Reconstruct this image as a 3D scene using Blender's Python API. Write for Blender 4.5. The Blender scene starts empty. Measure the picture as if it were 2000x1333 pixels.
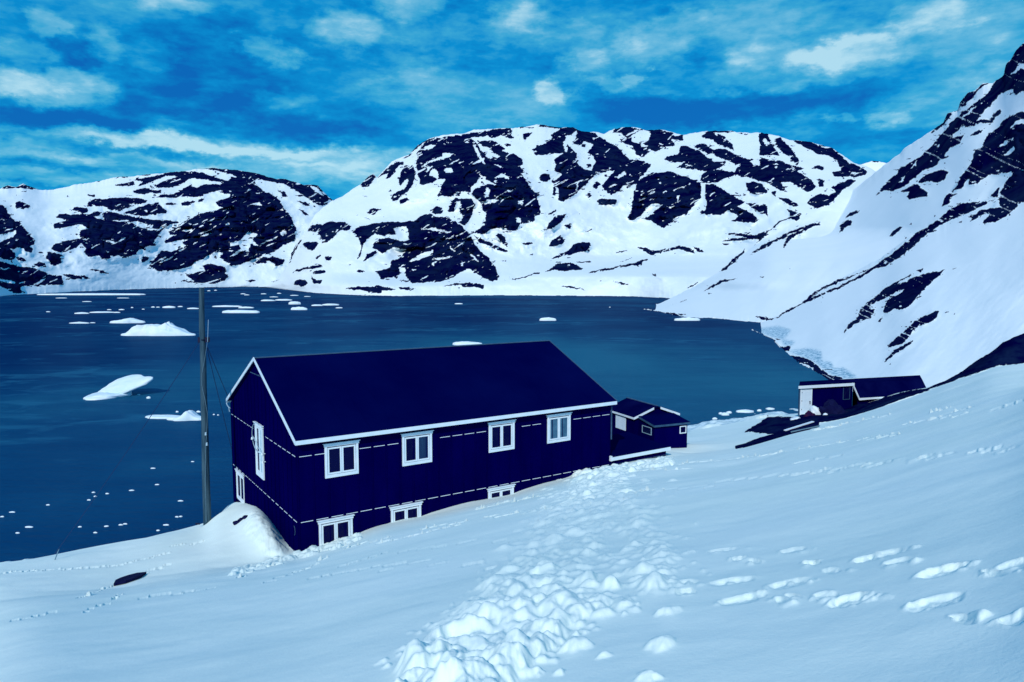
import bpy, bmesh, math, random
import numpy as np
from mathutils import Vector, Matrix
C = bpy.context.scene
col = C.collection
rad = math.radians

# ------------------------------------------------------------------ camera
H, F, CX, CY = 16.0, 1407.0, 1000.0, 666.5     # metres above the water, focal length in photo pixels
TH = math.atan(121.5 / F)
st, ct = math.sin(TH), math.cos(TH)
cam = bpy.data.cameras.new('camera')
cam.sensor_width = 36.0
cam.lens = F / 2000.0 * 36.0
cam.clip_start, cam.clip_end = 0.1, 20000
co = bpy.data.objects.new('camera', cam); col.objects.link(co)
co.location = (0, 0, H); co.rotation_euler = (math.pi / 2 - TH, 0, 0)
C.camera = co
C.render.resolution_x, C.render.resolution_y = 1024, 682

# ------------------------------------------------------------------ sun
SUN_EL, SUN_AZ = 35.0, -15.0            # behind the camera, a little to its left
sd = Vector((math.cos(rad(SUN_EL)) * math.sin(rad(SUN_AZ)), -math.cos(rad(SUN_EL)) * math.cos(rad(SUN_AZ)), math.sin(rad(SUN_EL))))
sl = bpy.data.lights.new('sun', 'SUN'); sl.energy = 2.9; sl.angle = rad(0.55); sl.color = (1.0, 0.97, 0.92)
so = bpy.data.objects.new('sun', sl); col.objects.link(so)
so.rotation_euler = sd.to_track_quat('Z', 'Y').to_euler()
so.location = (0, -20, 60)
C.view_settings.view_transform = 'Standard'
C.view_settings.look = 'None'
C.view_settings.exposure = 0.0
C.view_settings.gamma = 1.0
C.cycles.max_bounces = 5
C.cycles.diffuse_bounces = 3

# ------------------------------------------------------------------ sky (world)
def px_ab(px, row):
    """photo pixel -> (a, b): points (a*Y, Y, H - b*Y) lie on its ray"""
    u = (px - CX) / F; v = (row - CY) / F
    q = ct - v * st
    return u / q, (st + v * ct) / q

def build_world():
    w = bpy.data.worlds.new('World'); C.world = w; w.use_nodes = True
    nt = w.node_tree; N = nt.nodes; L = nt.links
    for n in list(N): N.remove(n)
    out = N.new('ShaderNodeOutputWorld'); bg = N.new('ShaderNodeBackground')
    bg.inputs[1].default_value = 0.1
    L.new(bg.outputs[0], out.inputs[0])
    sky = N.new('ShaderNodeTexSky'); sky.sky_type = 'NISHITA'; sky.sun_disc = False
    sky.sun_elevation = rad(SUN_EL); sky.sun_rotation = rad(180 - SUN_AZ)
    tc = N.new('ShaderNodeTexCoord')
    sep = N.new('ShaderNodeSeparateXYZ'); L.new(tc.outputs['Generated'], sep.inputs[0])
    def math_(op, a, b=None, clamp=False):
        n = N.new('ShaderNodeMath'); n.operation = op; n.use_clamp = clamp
        for i, s in enumerate((a, b)):
            if s is None: continue
            if isinstance(s, (int, float)): n.inputs[i].default_value = s
            else: L.new(s, n.inputs[i])
        return n.outputs[0]
    az = math_('ARCTAN2', sep.outputs[0], sep.outputs[1])
    el = math_('ARCSINE', sep.outputs[2])
    cmb = N.new('ShaderNodeCombineXYZ'); L.new(az, cmb.inputs[0]); L.new(el, cmb.inputs[1])
    # noise coordinates: a cloud deck seen in perspective (x/z, y/z)
    zz = math_('ADD', math_('MAXIMUM', sep.outputs[2], 0.0), 0.10)
    cp = N.new('ShaderNodeCombineXYZ')
    L.new(math_('DIVIDE', sep.outputs[0], zz), cp.inputs[0]); L.new(math_('DIVIDE', sep.outputs[1], zz), cp.inputs[1])
    def noise(vec, scale, detail, rough, off=0.0, sc=(1, 1, 1)):
        m = N.new('ShaderNodeMapping'); m.inputs['Location'].default_value = (off, off * .7, off * .3)
        m.inputs['Scale'].default_value = sc
        L.new(vec, m.inputs[0])
        n = N.new('ShaderNodeTexNoise'); n.inputs['Scale'].default_value = scale
        n.inputs['Detail'].default_value = detail; n.inputs['Roughness'].default_value = rough
        L.new(m.outputs[0], n.inputs['Vector']); return n
    wn = noise(cmb.outputs[0], 17, 7, .62, 3.1, (1, 1.7, 1))
    ws = N.new('ShaderNodeVectorMath'); ws.operation = 'SUBTRACT'; L.new(wn.outputs['Color'], ws.inputs[0]); ws.inputs[1].default_value = (.5, .5, .5)
    wm = N.new('ShaderNodeVectorMath'); wm.operation = 'MULTIPLY'; L.new(ws.outputs[0], wm.inputs[0]); wm.inputs[1].default_value = (.120, .052, 0)
    wa = N.new('ShaderNodeVectorMath'); wa.operation = 'ADD'; L.new(cmb.outputs[0], wa.inputs[0]); L.new(wm.outputs[0], wa.inputs[1])
    P = wa.outputs[0]
    blobs = [(1000,120,520,130,.12),(1600,90,520,130,.08),(860,60,90,30,.22),(1040,30,60,26,.3),(1330,35,70,22,.3),(1750,60,60,24,.3),(1120,60,70,20,.2),(1480,110,70,24,.25),(1930,150,80,26,.25),(110,172,145,34,.62),(20,155,110,28,.35),(60,105,90,25,.35),(90,45,45,34,.4),(205,88,55,48,.45),(300,112,60,30,.3),(525,100,72,34,.62),(690,62,88,38,.55),
             (810,8,100,30,.6),(330,5,90,20,.4),(1010,50,70,45,.3),(1140,116,60,34,.4),(1080,176,42,23,.62),(1185,163,40,18,.42),(1235,152,32,18,.55),(1270,85,85,42,.38),
             (1180,90,140,60,.2),(1440,60,140,60,.28),(1665,104,125,38,.66),(1590,110,80,40,.3),(1830,25,100,42,.42),(1920,70,160,100,.36),(1850,200,180,55,.32),(1640,237,36,12,.4),
             (1740,235,55,15,.4),(800,142,70,38,.34),(550,192,80,22,.28),(940,210,220,70,.25),(1500,30,260,60,.12),(1700,150,400,70,.12),(1560,140,200,60,.15),
             (60,290,180,20,.4),(230,272,260,18,.5),(440,285,320,22,.55),(620,305,260,24,.5),(250,318,300,16,.4),(560,335,300,22,.4),(700,345,180,40,.42),(100,345,260,16,.4),(330,12,260,40,.1),
             (330,345,200,12,.35),(500,360,100,14,.3),
             (1400,218,210,38,-.5),(1620,190,150,30,-.42),(1210,212,110,26,-.35),(430,120,190,110,-.28),(130,236,190,30,-.42),(350,200,180,36,-.36),(880,20,100,40,-.2),(150,110,70,40,-.3),(1380,110,60,40,-.25),(640,250,190,24,-.28),(1900,140,40,18,-.2)]
    acc = None
    for (px, row, rx, ry, s) in blobs:
        a, b = px_ab(px, row)
        v = Vector((a, 1, -b)).normalized()
        az0 = math.atan2(v.x, v.y); el0 = math.asin(v.z)
        k = math.cos(az0) ** 2 / F
        m = N.new('ShaderNodeMapping'); m.vector_type = 'POINT'
        sx, sy = 1 / (rx * k), 1 / (ry * math.cos(az0) / F)
        m.inputs['Location'].default_value = (-az0 * sx, -el0 * sy, 0); m.inputs['Scale'].default_value = (sx, sy, 0)
        L.new(P, m.inputs[0])
        ln = N.new('ShaderNodeVectorMath'); ln.operation = 'LENGTH'; L.new(m.outputs[0], ln.inputs[0])
        mr = N.new('ShaderNodeMapRange'); mr.interpolation_type = 'SMOOTHSTEP'
        L.new(ln.outputs['Value'], mr.inputs[0])
        mr.inputs[1].default_value = 0.45; mr.inputs[2].default_value = 1.12
        mr.inputs[3].default_value = s; mr.inputs[4].default_value = 0
        acc = mr.outputs[0] if acc is None else math_('ADD', acc, mr.outputs[0])
    n1 = noise(cp.outputs[0], 1.7, 7, .58, 5.3, (1, 1.0, 1))
    n2 = noise(cmb.outputs[0], 26, 6, .6, 9.7, (.8, 1.8, 1))
    f1 = math_('MULTIPLY', math_('SUBTRACT', n1.outputs[0], .5), .70)
    f2 = math_('MULTIPLY', math_('SUBTRACT', n2.outputs[0], .5), .62)
    n3 = noise(cmb.outputs[0], 70, 6, .6, 2.2, (.55, 1.7, 1))
    f3 = math_('MULTIPLY', math_('SUBTRACT', n3.outputs[0], .5), .38)
    pn = noise(cp.outputs[0], 4.2, 6, .55, 11.3, (1, 1, 1))
    pm = N.new('ShaderNodeMapRange'); pm.interpolation_type = 'SMOOTHSTEP'; L.new(pn.outputs[0], pm.inputs[0])
    pm.inputs[1].default_value = .50; pm.inputs[2].default_value = .68; pm.inputs[3].default_value = 0; pm.inputs[4].default_value = .20
    acc = math_('ADD', acc, pm.outputs[0])
    fac = math_('ADD', math_('ADD', math_('ADD', math_('ADD', math_('MULTIPLY', acc, .66), f1), f2), f3), .27, True)
    rp = N.new('ShaderNodeValToRGB'); L.new(fac, rp.inputs[0])
    e = rp.color_ramp.elements
    e[0].position = 0.0; e[0].color = (.002, .10, .46, 1)
    e[1].position = 1.0; e[1].color = (.50, .78, .90, 1)
    for p, c in ((.14, (.001, .165, .53)), (.32, (.002, .265, .645)), (.52, (.045, .39, .68)), (.74, (.17, .52, .75))):
        x = e.new(p); x.color = (*c, 1)
    # the clear-air part follows the physical sky, the clouds lie over it
    tint = N.new('ShaderNodeMix'); tint.data_type = 'RGBA'; tint.blend_type = 'MULTIPLY'; tint.inputs[0].default_value = 1
    L.new(sky.outputs[0], tint.inputs[6]); tint.inputs[7].default_value = (.06, .95, 1.25, 1)
    sc = N.new('ShaderNodeMix'); sc.data_type = 'RGBA'; sc.blend_type = 'MULTIPLY'; sc.inputs[0].default_value = 1
    L.new(rp.outputs[0], sc.inputs[6]); sc.inputs[7].default_value = (10, 10, 10, 1)
    mx = N.new('ShaderNodeMix'); mx.data_type = 'RGBA'; mx.inputs[0].default_value = .85
    L.new(tint.outputs[2], mx.inputs[6]); L.new(sc.outputs[2], mx.inputs[7])
    L.new(mx.outputs[2], bg.inputs[0])
build_world()

# ------------------------------------------------------------------ helpers
def tag(o, label=None, cat=None, group=None, kind=None):
    if label: o['label'] = label
    if cat: o['category'] = cat
    if group: o['group'] = group
    if kind: o['kind'] = kind
    return o
def empty(name, loc=(0, 0, 0), rz=0):
    o = bpy.data.objects.new(name, None); col.objects.link(o)
    o.location = loc; o.rotation_euler = (0, 0, rz); o.empty_display_size = .3
    return o
def link(name, bm, m, parent=None, smooth=False):
    me = bpy.data.meshes.new(name)
    bmesh.ops.recalc_face_normals(bm, faces=bm.faces)
    bm.to_mesh(me); bm.free()
    if smooth:
        for p in me.polygons: p.use_smooth = True
    me.materials.append(m)
    o = bpy.data.objects.new(name, me); col.objects.link(o)
    if parent: o.parent = parent
    return o
def box(bm, x0, x1, y0, y1, z0, z1):
    vs = [bm.verts.new((x, y, z)) for x in (x0, x1) for y in (y0, y1) for z in (z0, z1)]
    for f in ((0,1,3,2),(4,6,7,5),(0,4,5,1),(2,3,7,6),(0,2,6,4),(1,5,7,3)):
        bm.faces.new([vs[i] for i in f])
def prism(bm, pts, d):
    """closed polygon pts (3D) extruded by vector d"""
    a = [bm.verts.new(p) for p in pts]; b = [bm.verts.new(Vector(p) + Vector(d)) for p in pts]
    bm.faces.new(a); bm.faces.new(b[::-1])
    n = len(a)
    for i in range(n): bm.faces.new((a[i], b[i], b[(i+1) % n], a[(i+1) % n]))
def tube(bm, pts, r0, r1=None, n=8):
    r1 = r0 if r1 is None else r1
    pts = [Vector(p) for p in pts]; rings = []
    for i, p in enumerate(pts):
        t = (pts[min(i+1, len(pts)-1)] - pts[max(i-1, 0)]).normalized()
        ref = Vector((0, 0, 1)) if abs(t.z) < .9 else Vector((1, 0, 0))
        s = t.cross(ref).normalized(); q = t.cross(s)
        r = r0 + (r1 - r0) * i / (len(pts) - 1)
        rings.append([bm.verts.new(p + s * r * math.cos(2*math.pi*k/n) + q * r * math.sin(2*math.pi*k/n)) for k in range(n)])
    for a, b in zip(rings, rings[1:]):
        for k in range(n): bm.faces.new((a[k], a[(k+1) % n], b[(k+1) % n], b[k]))
    bm.faces.new(rings[0][::-1]); bm.faces.new(rings[-1])

def mat(name, color, rough=.7, spec=.3, noise=None, bump=None, color2=None):
    m = bpy.data.materials.new(name); m.use_nodes = True
    nt = m.node_tree; b = nt.nodes['Principled BSDF']
    b.inputs['Base Color'].default_value = (*color, 1); b.inputs['Roughness'].default_value = rough
    b.inputs['Specular IOR Level'].default_value = spec
    if noise:
        tc = nt.nodes.new('ShaderNodeTexCoord'); mp = nt.nodes.new('ShaderNodeMapping')
        mp.inputs['Scale'].default_value = noise
        n = nt.nodes.new('ShaderNodeTexNoise'); n.inputs['Scale'].default_value = 1; n.inputs['Detail'].default_value = 7
        n.inputs['Roughness'].default_value = .62
        nt.links.new(tc.outputs['Object'], mp.inputs[0]); nt.links.new(mp.outputs[0], n.inputs[0])
        if color2:
            r = nt.nodes.new('ShaderNodeValToRGB'); r.color_ramp.elements[0].position = .35; r.color_ramp.elements[1].position = .68
            r.color_ramp.elements[0].color = (*color, 1); r.color_ramp.elements[1].color = (*color2, 1)
            nt.links.new(n.outputs[0], r.inputs[0]); nt.links.new(r.outputs[0], b.inputs['Base Color'])
        if bump:
            bp = nt.nodes.new('ShaderNodeBump'); bp.inputs['Strength'].default_value = bump[0]; bp.inputs['Distance'].default_value = bump[1]
            nt.links.new(n.outputs[0], bp.inputs['Height']); nt.links.new(bp.outputs[0], b.inputs['Normal'])
    return m
NAVY = (.0012, .0010, .050)
M_wall = mat('navy_boards', (.0004, .0001, .044), .85, .0, (.9, .9, .35), (.25, .01), (.0008, .0003, .060))
M_roof = mat('roof_felt', (.0001, .0009, .044), .9, .0, (.22, .22, .22), (.15, .01), (.0008, .0030, .058))
M_white = mat('white_paint', (.66, .80, .88), .5, .3, (2.5, 2.5, 2.5), (.12, .004), (.80, .88, .93))
M_dull = mat('weathered_white', (.22, .38, .50), .6, .2, (3, 3, 3), (.1, .004), (.34, .50, .60))
M_grey = mat('grey_flashing', (.035, .085, .16), .6, .2, (3, 3, 3), None, (.06, .12, .21))
M_wood = mat('pole_wood', (.012, .040, .070), .85, .1, (9, 9, .7), (.5, .02), (.06, .115, .15))
M_iron = mat('dark_iron', (.002, .003, .03), .6, .3)
M_wire = mat('wire', (.008, .03, .10), .6, .2)
M_cable = mat('white_cable', (.35, .5, .6), .6, .2)
M_ice = mat('ice', (.86, .93, .96), .6, .25, (.35, .35, .35), (.5, .25), (.66, .83, .91))
M_dark = mat('dark_stone', (.0015, .002, .035), .9, .08, (3, 3, 3), (.7, .06), (.006, .009, .055))
M_plastic = mat('white_plastic', (.7, .82, .88), .4, .3, (4, 4, 4), (.3, .03), (.82, .88, .92))
M_red = mat('maroon_tarpaulin', (.004, .003, .04), .7, .1, (5, 5, 5), (.5, .03), (.045, .004, .03))
M_room = mat('room_curtain', (.03, .10, .18), .8, .1, (1.5, 1.5, 1.5), None, (.08, .2, .3))

def glass_mat():
    m = bpy.data.materials.new('window_glass'); m.use_nodes = True
    b = m.node_tree.nodes['Principled BSDF']
    b.inputs['Base Color'].default_value = (.0015, .003, .045, 1); b.inputs['Roughness'].default_value = .06
    b.inputs['Specular IOR Level'].default_value = .06
    return m
M_glass = glass_mat()

# ------------------------------------------------------------------ value noise
def vn(x, y, seed=0):
    xi = np.floor(x).astype(np.int64); yi = np.floor(y).astype(np.int64)
    fx = x - xi; fy = y - yi
    fx = fx*fx*fx*(fx*(fx*6-15)+10); fy = fy*fy*fy*(fy*(fy*6-15)+10)
    def h(a, b):
        n = (a * 374761393 + b * 668265263 + seed * 1442695041) & 0xffffffff
        n = ((n ^ (n >> 13)) * 1274126177) & 0xffffffff
        n = n ^ (n >> 16)
        return (n & 0xffffff) / float(0xffffff)
    a = h(xi, yi); b = h(xi+1, yi); c = h(xi, yi+1); d = h(xi+1, yi+1)
    return (a*(1-fx)+b*fx)*(1-fy) + (c*(1-fx)+d*fx)*fy
def fbm(x, y, oct=5, seed=0, gain=.5):
    s = 0; a = 1; t = 0
    for i in range(oct):
        s = s + a*(vn(x*2**i + i*17.3, y*2**i + i*9.1, seed+i) - .5); t += a; a *= gain
    return s / t * 2
def ridged(x, y, oct=5, seed=0):
    s = 0; a = 1; t = 0
    for i in range(oct):
        s = s + a*(1 - np.abs(2*vn(x*2**i + i*7.7, y*2**i + i*3.9, seed+i) - 1)); t += a; a *= .5
    return s / t
def blur(a, n, axis):
    if n < 1: return a
    w_ = int(3*n); k = np.exp(-.5*(np.arange(-w_, w_+1)/n)**2); k /= k.sum()
    pad = [(0, 0), (0, 0)]; pad[axis] = (w_, w_)
    p = np.pad(a, pad, mode='edge'); out = np.zeros_like(a)
    L = a.shape[axis]
    for i, w in enumerate(k):
        out += w * (p[i:i+L, :] if axis == 0 else p[:, i:i+L])
    return out

# ------------------------------------------------------------------ where bare rock shows through the snow
RW, RH = 2200, 1000                # a chart of the slopes, one cell per photo pixel
rockmap = np.zeros((RH, RW)); icemap = np.zeros((RH, RW))
def fill(mp, pts, val):
    xs = [p[0] for p in pts]; ys = [p[1] for p in pts]
    x0 = max(0, int(min(xs))-1); x1 = min(RW, int(max(xs))+2); y0 = max(0, int(min(ys))-1); y1 = min(RH, int(max(ys))+2)
    if x1 <= x0 or y1 <= y0: return
    gx, gy = np.meshgrid(np.arange(x0, x1)+.5, np.arange(y0, y1)+.5)
    ins = np.zeros(gx.shape, bool); n = len(pts)
    for i in range(n):
        ax, ay = pts[i]; bx, by = pts[(i+1) % n]
        if ay == by: continue
        c = ((ay > gy) != (by > gy)) & (gx < (bx-ax)*(gy-ay)/(by-ay)+ax)
        ins ^= c
    sub = mp[y0:y1, x0:x1]; sub[ins] = val
def chart(sc, ox, oy, mp, val, text):
    for part in text.split(';'):
        v = part.split()
        if len(v) < 3: continue
        pts = []
        for t in v:
            a, b = t.split(','); pts.append((ox + float(a)*sc, oy + float(b)*sc))
        fill(mp, pts, val)
R, S, I = 1, 0, 1
# left hills
chart(.25, 0, 300, rockmap, 1, '0,280 60,252 110,262 140,262 175,238 245,262 310,283 200,278 120,268 60,280;360,275 425,275 425,285 360,285;165,300 220,293 215,302 170,306;630,236 790,214 790,220 640,240;875,193 1010,180 1010,188 880,198;1060,172 1190,160 1180,170 1070,178;25,368 50,372 45,382;125,385 150,374 185,382 243,412 235,425 195,430 185,442 160,432 130,430;0,410 30,408 55,430 65,470 90,500 125,530 160,540 200,590 240,640 275,680 270,715 235,730 260,755 250,778 195,775 190,745 150,740 110,750 85,745 120,790 125,815 90,838 40,830 0,820;120,820 170,810 215,835 200,850 150,840;295,775 340,770 335,785 300,785;265,870 300,850 355,862 365,888 320,890 275,880;370,778 440,780 500,805 475,820 480,860 430,880 400,875 390,840 370,820;0,840 80,870 280,900 380,945 480,960 505,1030 420,1032 290,1030 320,1012 360,990 330,990 270,1020 215,1035 160,1050 170,1080 205,1090 120,1098 60,1070 0,1035;480,945 560,945 640,965 640,985 580,985 540,975;620,950 680,960 720,985 660,978;695,915 720,905 800,912 865,940 800,940 740,925;520,340 535,330 560,350;680,320 750,325 745,345 690,340;895,245 1000,232 1040,222 1065,240 1020,258 940,260')
chart(.25, 0, 300, rockmap, 1, '1010,210 1100,200 1180,185 1250,170 1350,145 1420,140 1560,150 1700,190 1780,215 1790,230 1700,225 1600,205 1500,195 1450,220 1400,250 1340,270 1250,270 1200,255 1280,225 1390,185 1330,175 1240,200 1150,240 1080,262 1120,225 1060,215;1450,135 1560,116 1680,113 1850,128 2000,153 2000,250 1940,220 1880,180 1780,160 1700,140 1600,125 1540,125;1040,300 1070,280 1140,272 1200,290 1260,290 1260,315 1215,318 1170,310 1130,325 1060,315;1200,345 1290,325 1360,320 1430,280 1490,240 1500,255 1440,310 1400,345 1290,350;1415,345 1440,310 1490,260 1540,265 1620,245 1740,235 1800,200 2000,160 2000,260 1860,320 1780,320 1700,300 1600,320 1540,345;1165,880 1240,790 1270,765 1350,770 1440,735 1460,720 1420,705 1470,675 1400,680 1300,710 1290,690 1330,660 1380,640 1330,640 1320,610 1380,575 1420,545 1500,510 1560,475 1750,430 1700,410 1690,380 1780,350 1840,320 1860,300 2000,240 2000,820 1900,860 1820,875 1760,850 1730,810 1740,780 1700,770 1640,800 1520,855 1500,880 1400,910 1300,915 1240,925')
chart(.25, 0, 300, rockmap, 1, '675,390 740,355 820,360 900,347 1060,347 1165,375 1100,400 1020,425 940,455 860,440 820,415 760,420 720,400;950,470 1050,440 1150,400 1240,385 1265,420 1310,455 1290,470 1210,480 1120,490 1040,480;1285,398 1340,385 1395,398 1340,410;1415,385 1450,378 1530,378 1500,400 1430,415;1550,385 1560,355 1600,350 1590,375;530,440 570,440 590,420 690,435 690,465 650,475 620,455;425,500 480,475 600,475 700,480 740,455 850,455 1000,490 1100,505 1180,515 1400,535 1390,550 1330,555 1270,600 1240,640 1190,715 1080,760 1070,795 960,820 930,800 870,805 860,830 800,830 780,800 700,810 660,780 670,740 640,700 700,670 620,655 630,600 700,585 640,560 560,570 480,590 425,590 430,555 520,520;390,750 440,710 480,690 560,675 640,665 700,660 640,700 600,740 540,760 480,780 430,765;1110,805 1170,815 1160,840 1100,855;1400,990 1520,1000 1440,940 1520,935 1600,915 1580,880 1640,865 1740,885 1780,920 1760,935 1795,965 1760,1000 1680,1020 1560,1015 1440,1005;1345,1020 1375,1010 1370,1025;1915,995 1960,985 2000,990 2000,1005 1940,1005')
chart(.25, 0, 300, rockmap, 0, '0,640 60,630 125,597 130,620 100,655 40,675 0,695;0,512 60,510 55,518 0,520;0,985 60,990 120,1005 115,1020 60,1015 0,1000;0,898 80,900 80,908 0,908;1760,560 1840,515 1830,540 1780,568;1420,605 1500,590 1510,605 1430,615;1795,690 1890,680 1900,650 1950,610 2000,640 2000,730 1960,700 1940,750 1945,770 1890,765 1870,720 1800,705;1040,545 975,545 1080,530 1120,550 1200,560 1190,585 1100,575 1060,560;1080,570 1160,590 1270,600 1160,605;790,670 830,680 900,690 910,710 860,700;730,490 810,495 815,525 740,500;870,525 1000,520 1010,530 880,532;1640,622 1660,628 1650,634;1590,635 1610,640 1600,650;1460,555 1500,550 1495,565;1960,390 2000,385 2000,405;835,760 860,770 845,778')
# valley and west flank of the middle hill
chart(.3, 450, 220, rockmap, 1, '0,370 180,398 300,430 360,433 480,473 570,473 600,515 645,570 640,600 600,610 560,600 500,560 440,520 380,490 340,465 260,450 150,440 60,430 0,400;0,420 120,445 180,480 230,520 270,520 330,580 340,610 400,690 435,780 420,840 350,860 290,910 220,930 150,960 80,990 0,1000;310,510 350,515 380,550 350,555;425,575 480,580 530,615 490,610;435,625 480,640 520,680 490,670;160,970 220,940 290,945 360,960 330,1000 290,1005 280,975 240,965 230,985 170,985;95,1095 140,1087 165,1100 130,1107;640,565 690,540 755,505 730,535 680,575 655,580;840,475 880,430 920,398 950,420 920,470 900,490 860,485;960,430 1010,380 1040,345 1090,325 1140,325 1130,345 1090,350 1070,390 1040,430 1010,440 1030,395;1060,330 1110,298 1160,285 1200,230 1250,195 1290,175 1330,163 1330,172 1250,205 1190,265 1165,290 1100,315')
chart(.3, 450, 220, rockmap, 1, '1110,390 1140,340 1190,345 1210,400 1195,470 1150,520 1090,570 1060,580 1040,560 1060,530 1130,500 1160,450 1150,430 1110,475 1095,470;1100,580 1150,555 1165,570 1115,600;1030,520 1045,498 1050,515;860,548 895,545 890,556;1215,270 1260,205 1300,185 1400,155 1500,150 1560,165 1600,200 1660,280 1720,365 1800,400 1740,430 1700,440 1620,395 1615,440 1590,470 1560,490 1570,520 1480,520 1440,545 1350,550 1375,490 1400,440 1350,440 1310,460 1240,475 1225,420 1210,360;1570,530 1600,495 1660,475 1740,455 1833,430 1833,760 1770,750 1700,760 1650,795 1585,785 1650,735 1690,665 1640,645 1635,600 1600,560;1610,190 1680,185 1740,215 1790,245 1740,255 1700,240 1640,215;1680,240 1760,250 1833,275 1833,300 1760,290;1700,290 1760,300 1833,350 1833,370 1760,340;1435,575 1470,560 1520,565 1570,565 1600,600 1580,640 1570,680 1530,740 1480,715 1520,690 1500,660 1480,610 1490,590 1470,590 1460,650 1430,650 1420,640;1305,640 1320,620 1350,610 1385,625 1380,660 1340,665 1310,655;1490,155 1560,135 1640,130 1700,115 1833,100 1833,150 1740,140 1640,160 1580,165')
chart(.3, 450, 220, rockmap, 1, '790,780 840,745 940,720 1080,715 1200,705 1250,670 1300,655 1330,680 1400,680 1460,710 1510,740 1560,790 1590,860 1640,910 1690,960 1720,1000 1750,1060 1740,1095 1700,1100 1650,1080 1580,1040 1560,1020 1500,1040 1460,1070 1380,1105 1300,1105 1240,1110 1190,1115 1160,1090 1140,1050 1120,1050 1050,1075 980,1085 945,1040 1040,1010 1050,970 1110,950 1150,890 1060,880 990,920 930,880 940,830 1020,815 1110,840 1160,830 1150,740 1060,760 1080,795 1000,805 940,790 860,840 820,800;870,975 880,930 950,900 960,920 910,950;840,830 900,800 870,870 840,950 820,970 850,890;500,775 520,740 600,730 640,712 740,712 790,740 780,770 720,770 700,790 640,840 600,855 590,800 550,780;470,860 500,845 575,840 570,870 530,905 505,890;380,985 400,920 430,870 460,830 470,835 430,890 410,930 390,980;550,945 590,925 595,935 560,955;620,940 660,940 655,968 625,965;400,1055 440,1020 520,1000 590,990 600,1005 540,1020 440,1035;530,1040 600,1030 625,1040 590,1055 540,1050;410,1125 430,1095 490,1090 510,1110 480,1135 430,1130;530,1060 560,1090 605,1090 590,1120 540,1115')
chart(.3, 450, 220, rockmap, 1, '815,1035 850,1022 880,1035 850,1050;730,1115 742,1088 738,1110;765,1000 790,985 785,1000;1090,1095 1140,1092 1135,1102;740,1150 820,1135 900,1135 960,1130 1040,1145 1090,1160 990,1165 980,1180 900,1175 890,1160 810,1160;1085,1140 1160,1140 1220,1150 1180,1163 1110,1155;1370,1140 1460,1115 1550,1110 1650,1125 1645,1155 1590,1140 1520,1140 1490,1122;880,650 930,625 990,630 960,650 940,668 900,665;860,685 900,690 920,710;1575,795 1640,830 1720,860 1810,900 1805,915 1700,880 1620,845;1740,790 1770,790 1810,850 1812,880 1760,850;240,1110 330,1085 300,1100;810,670 830,668 825,676')
chart(.3, 450, 220, rockmap, 0, '520,480 560,485 600,520 610,545 560,520;135,600 190,585 210,610;325,780 360,765 370,790 345,810;0,850 60,840 120,775 175,790 150,830 185,880 130,850 120,910 80,900 60,860 0,870;120,445 180,470 260,505 340,560 330,570 240,520 180,475;1250,235 1300,210 1345,215 1300,245;1245,350 1290,315 1380,290 1390,262 1440,270 1430,290 1400,300 1300,325 1250,360;1295,390 1330,365 1345,385 1355,440 1325,420 1300,420;1395,370 1440,362 1458,390 1400,395;1265,385 1310,345 1320,350 1280,390;1575,210 1600,215 1660,340 1640,330;1650,530 1690,490 1690,520 1660,560;1620,590 1700,580 1750,570 1755,590 1680,590;1790,510 1833,505 1833,525;1230,760 1320,750 1400,770 1450,780 1420,785 1300,765;1160,970 1270,910 1330,895 1290,940 1200,970;1310,960 1445,935 1430,950 1330,965;1420,855 1480,920 1440,890;1100,1010 1140,1010 1130,1050 1110,1045;1310,985 1325,980 1330,1005;1180,1020 1230,1022 1190,1030;1540,895 1600,950 1620,980 1590,960;1500,960 1520,1000 1510,1010;720,735 730,740 720,755;685,770 700,765 690,790;1475,585 1500,580 1500,625 1480,620;600,740 560,780 540,790 590,745')
# middle hill
chart(.3, 950, 220, rockmap, 1, '0,310 60,300 120,280 180,270 230,300 240,345 215,355 255,390 230,400 270,450 295,500 360,545 330,550 350,620 355,665 320,680 310,715 230,725 200,770 150,770 100,740 60,735 0,750;0,125 60,110 150,105 180,120 150,140 185,170 160,175 100,150 40,170 0,150;0,185 60,190 130,240 80,250 0,220;115,210 150,203 165,215 140,228;190,100 250,92 310,97 300,107;235,140 300,130 270,170 255,200;300,245 330,215 390,205 420,175 440,140 480,110 340,95 350,78 410,86 480,95 560,95 610,118 660,123 700,133 740,165 800,195 850,225 900,270 940,310 990,310 1075,340 1040,385 1000,430 985,460 930,490 905,500 925,455 880,500 820,540 780,520 750,480 800,420 840,375 740,395 690,430 640,480 580,530 500,585 465,575 480,520 440,460 450,440 500,400 440,385 455,340 440,310 500,270 440,270 360,280 320,280')
chart(.3, 950, 220, rockmap, 0, '50,430 110,400 160,435 100,425;0,440 70,470 0,465;0,490 25,500 20,550 0,550;210,580 240,575 245,610 215,600;185,690 225,690 235,720 200,720;0,570 90,570 60,590 0,600;130,510 180,510 150,522;30,330 100,355 120,370 60,350;520,150 560,145 590,120 580,180 560,200 610,215 640,190 700,210 670,260 700,290 715,330 680,380 640,370 600,340 590,270 550,230 515,200;850,425 905,380 910,405 860,435;580,510 600,440 605,460 590,510;645,480 690,440 670,480;500,190 520,180 530,260 510,250;860,340 880,350 870,356;760,290 780,290 770,298')
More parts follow.
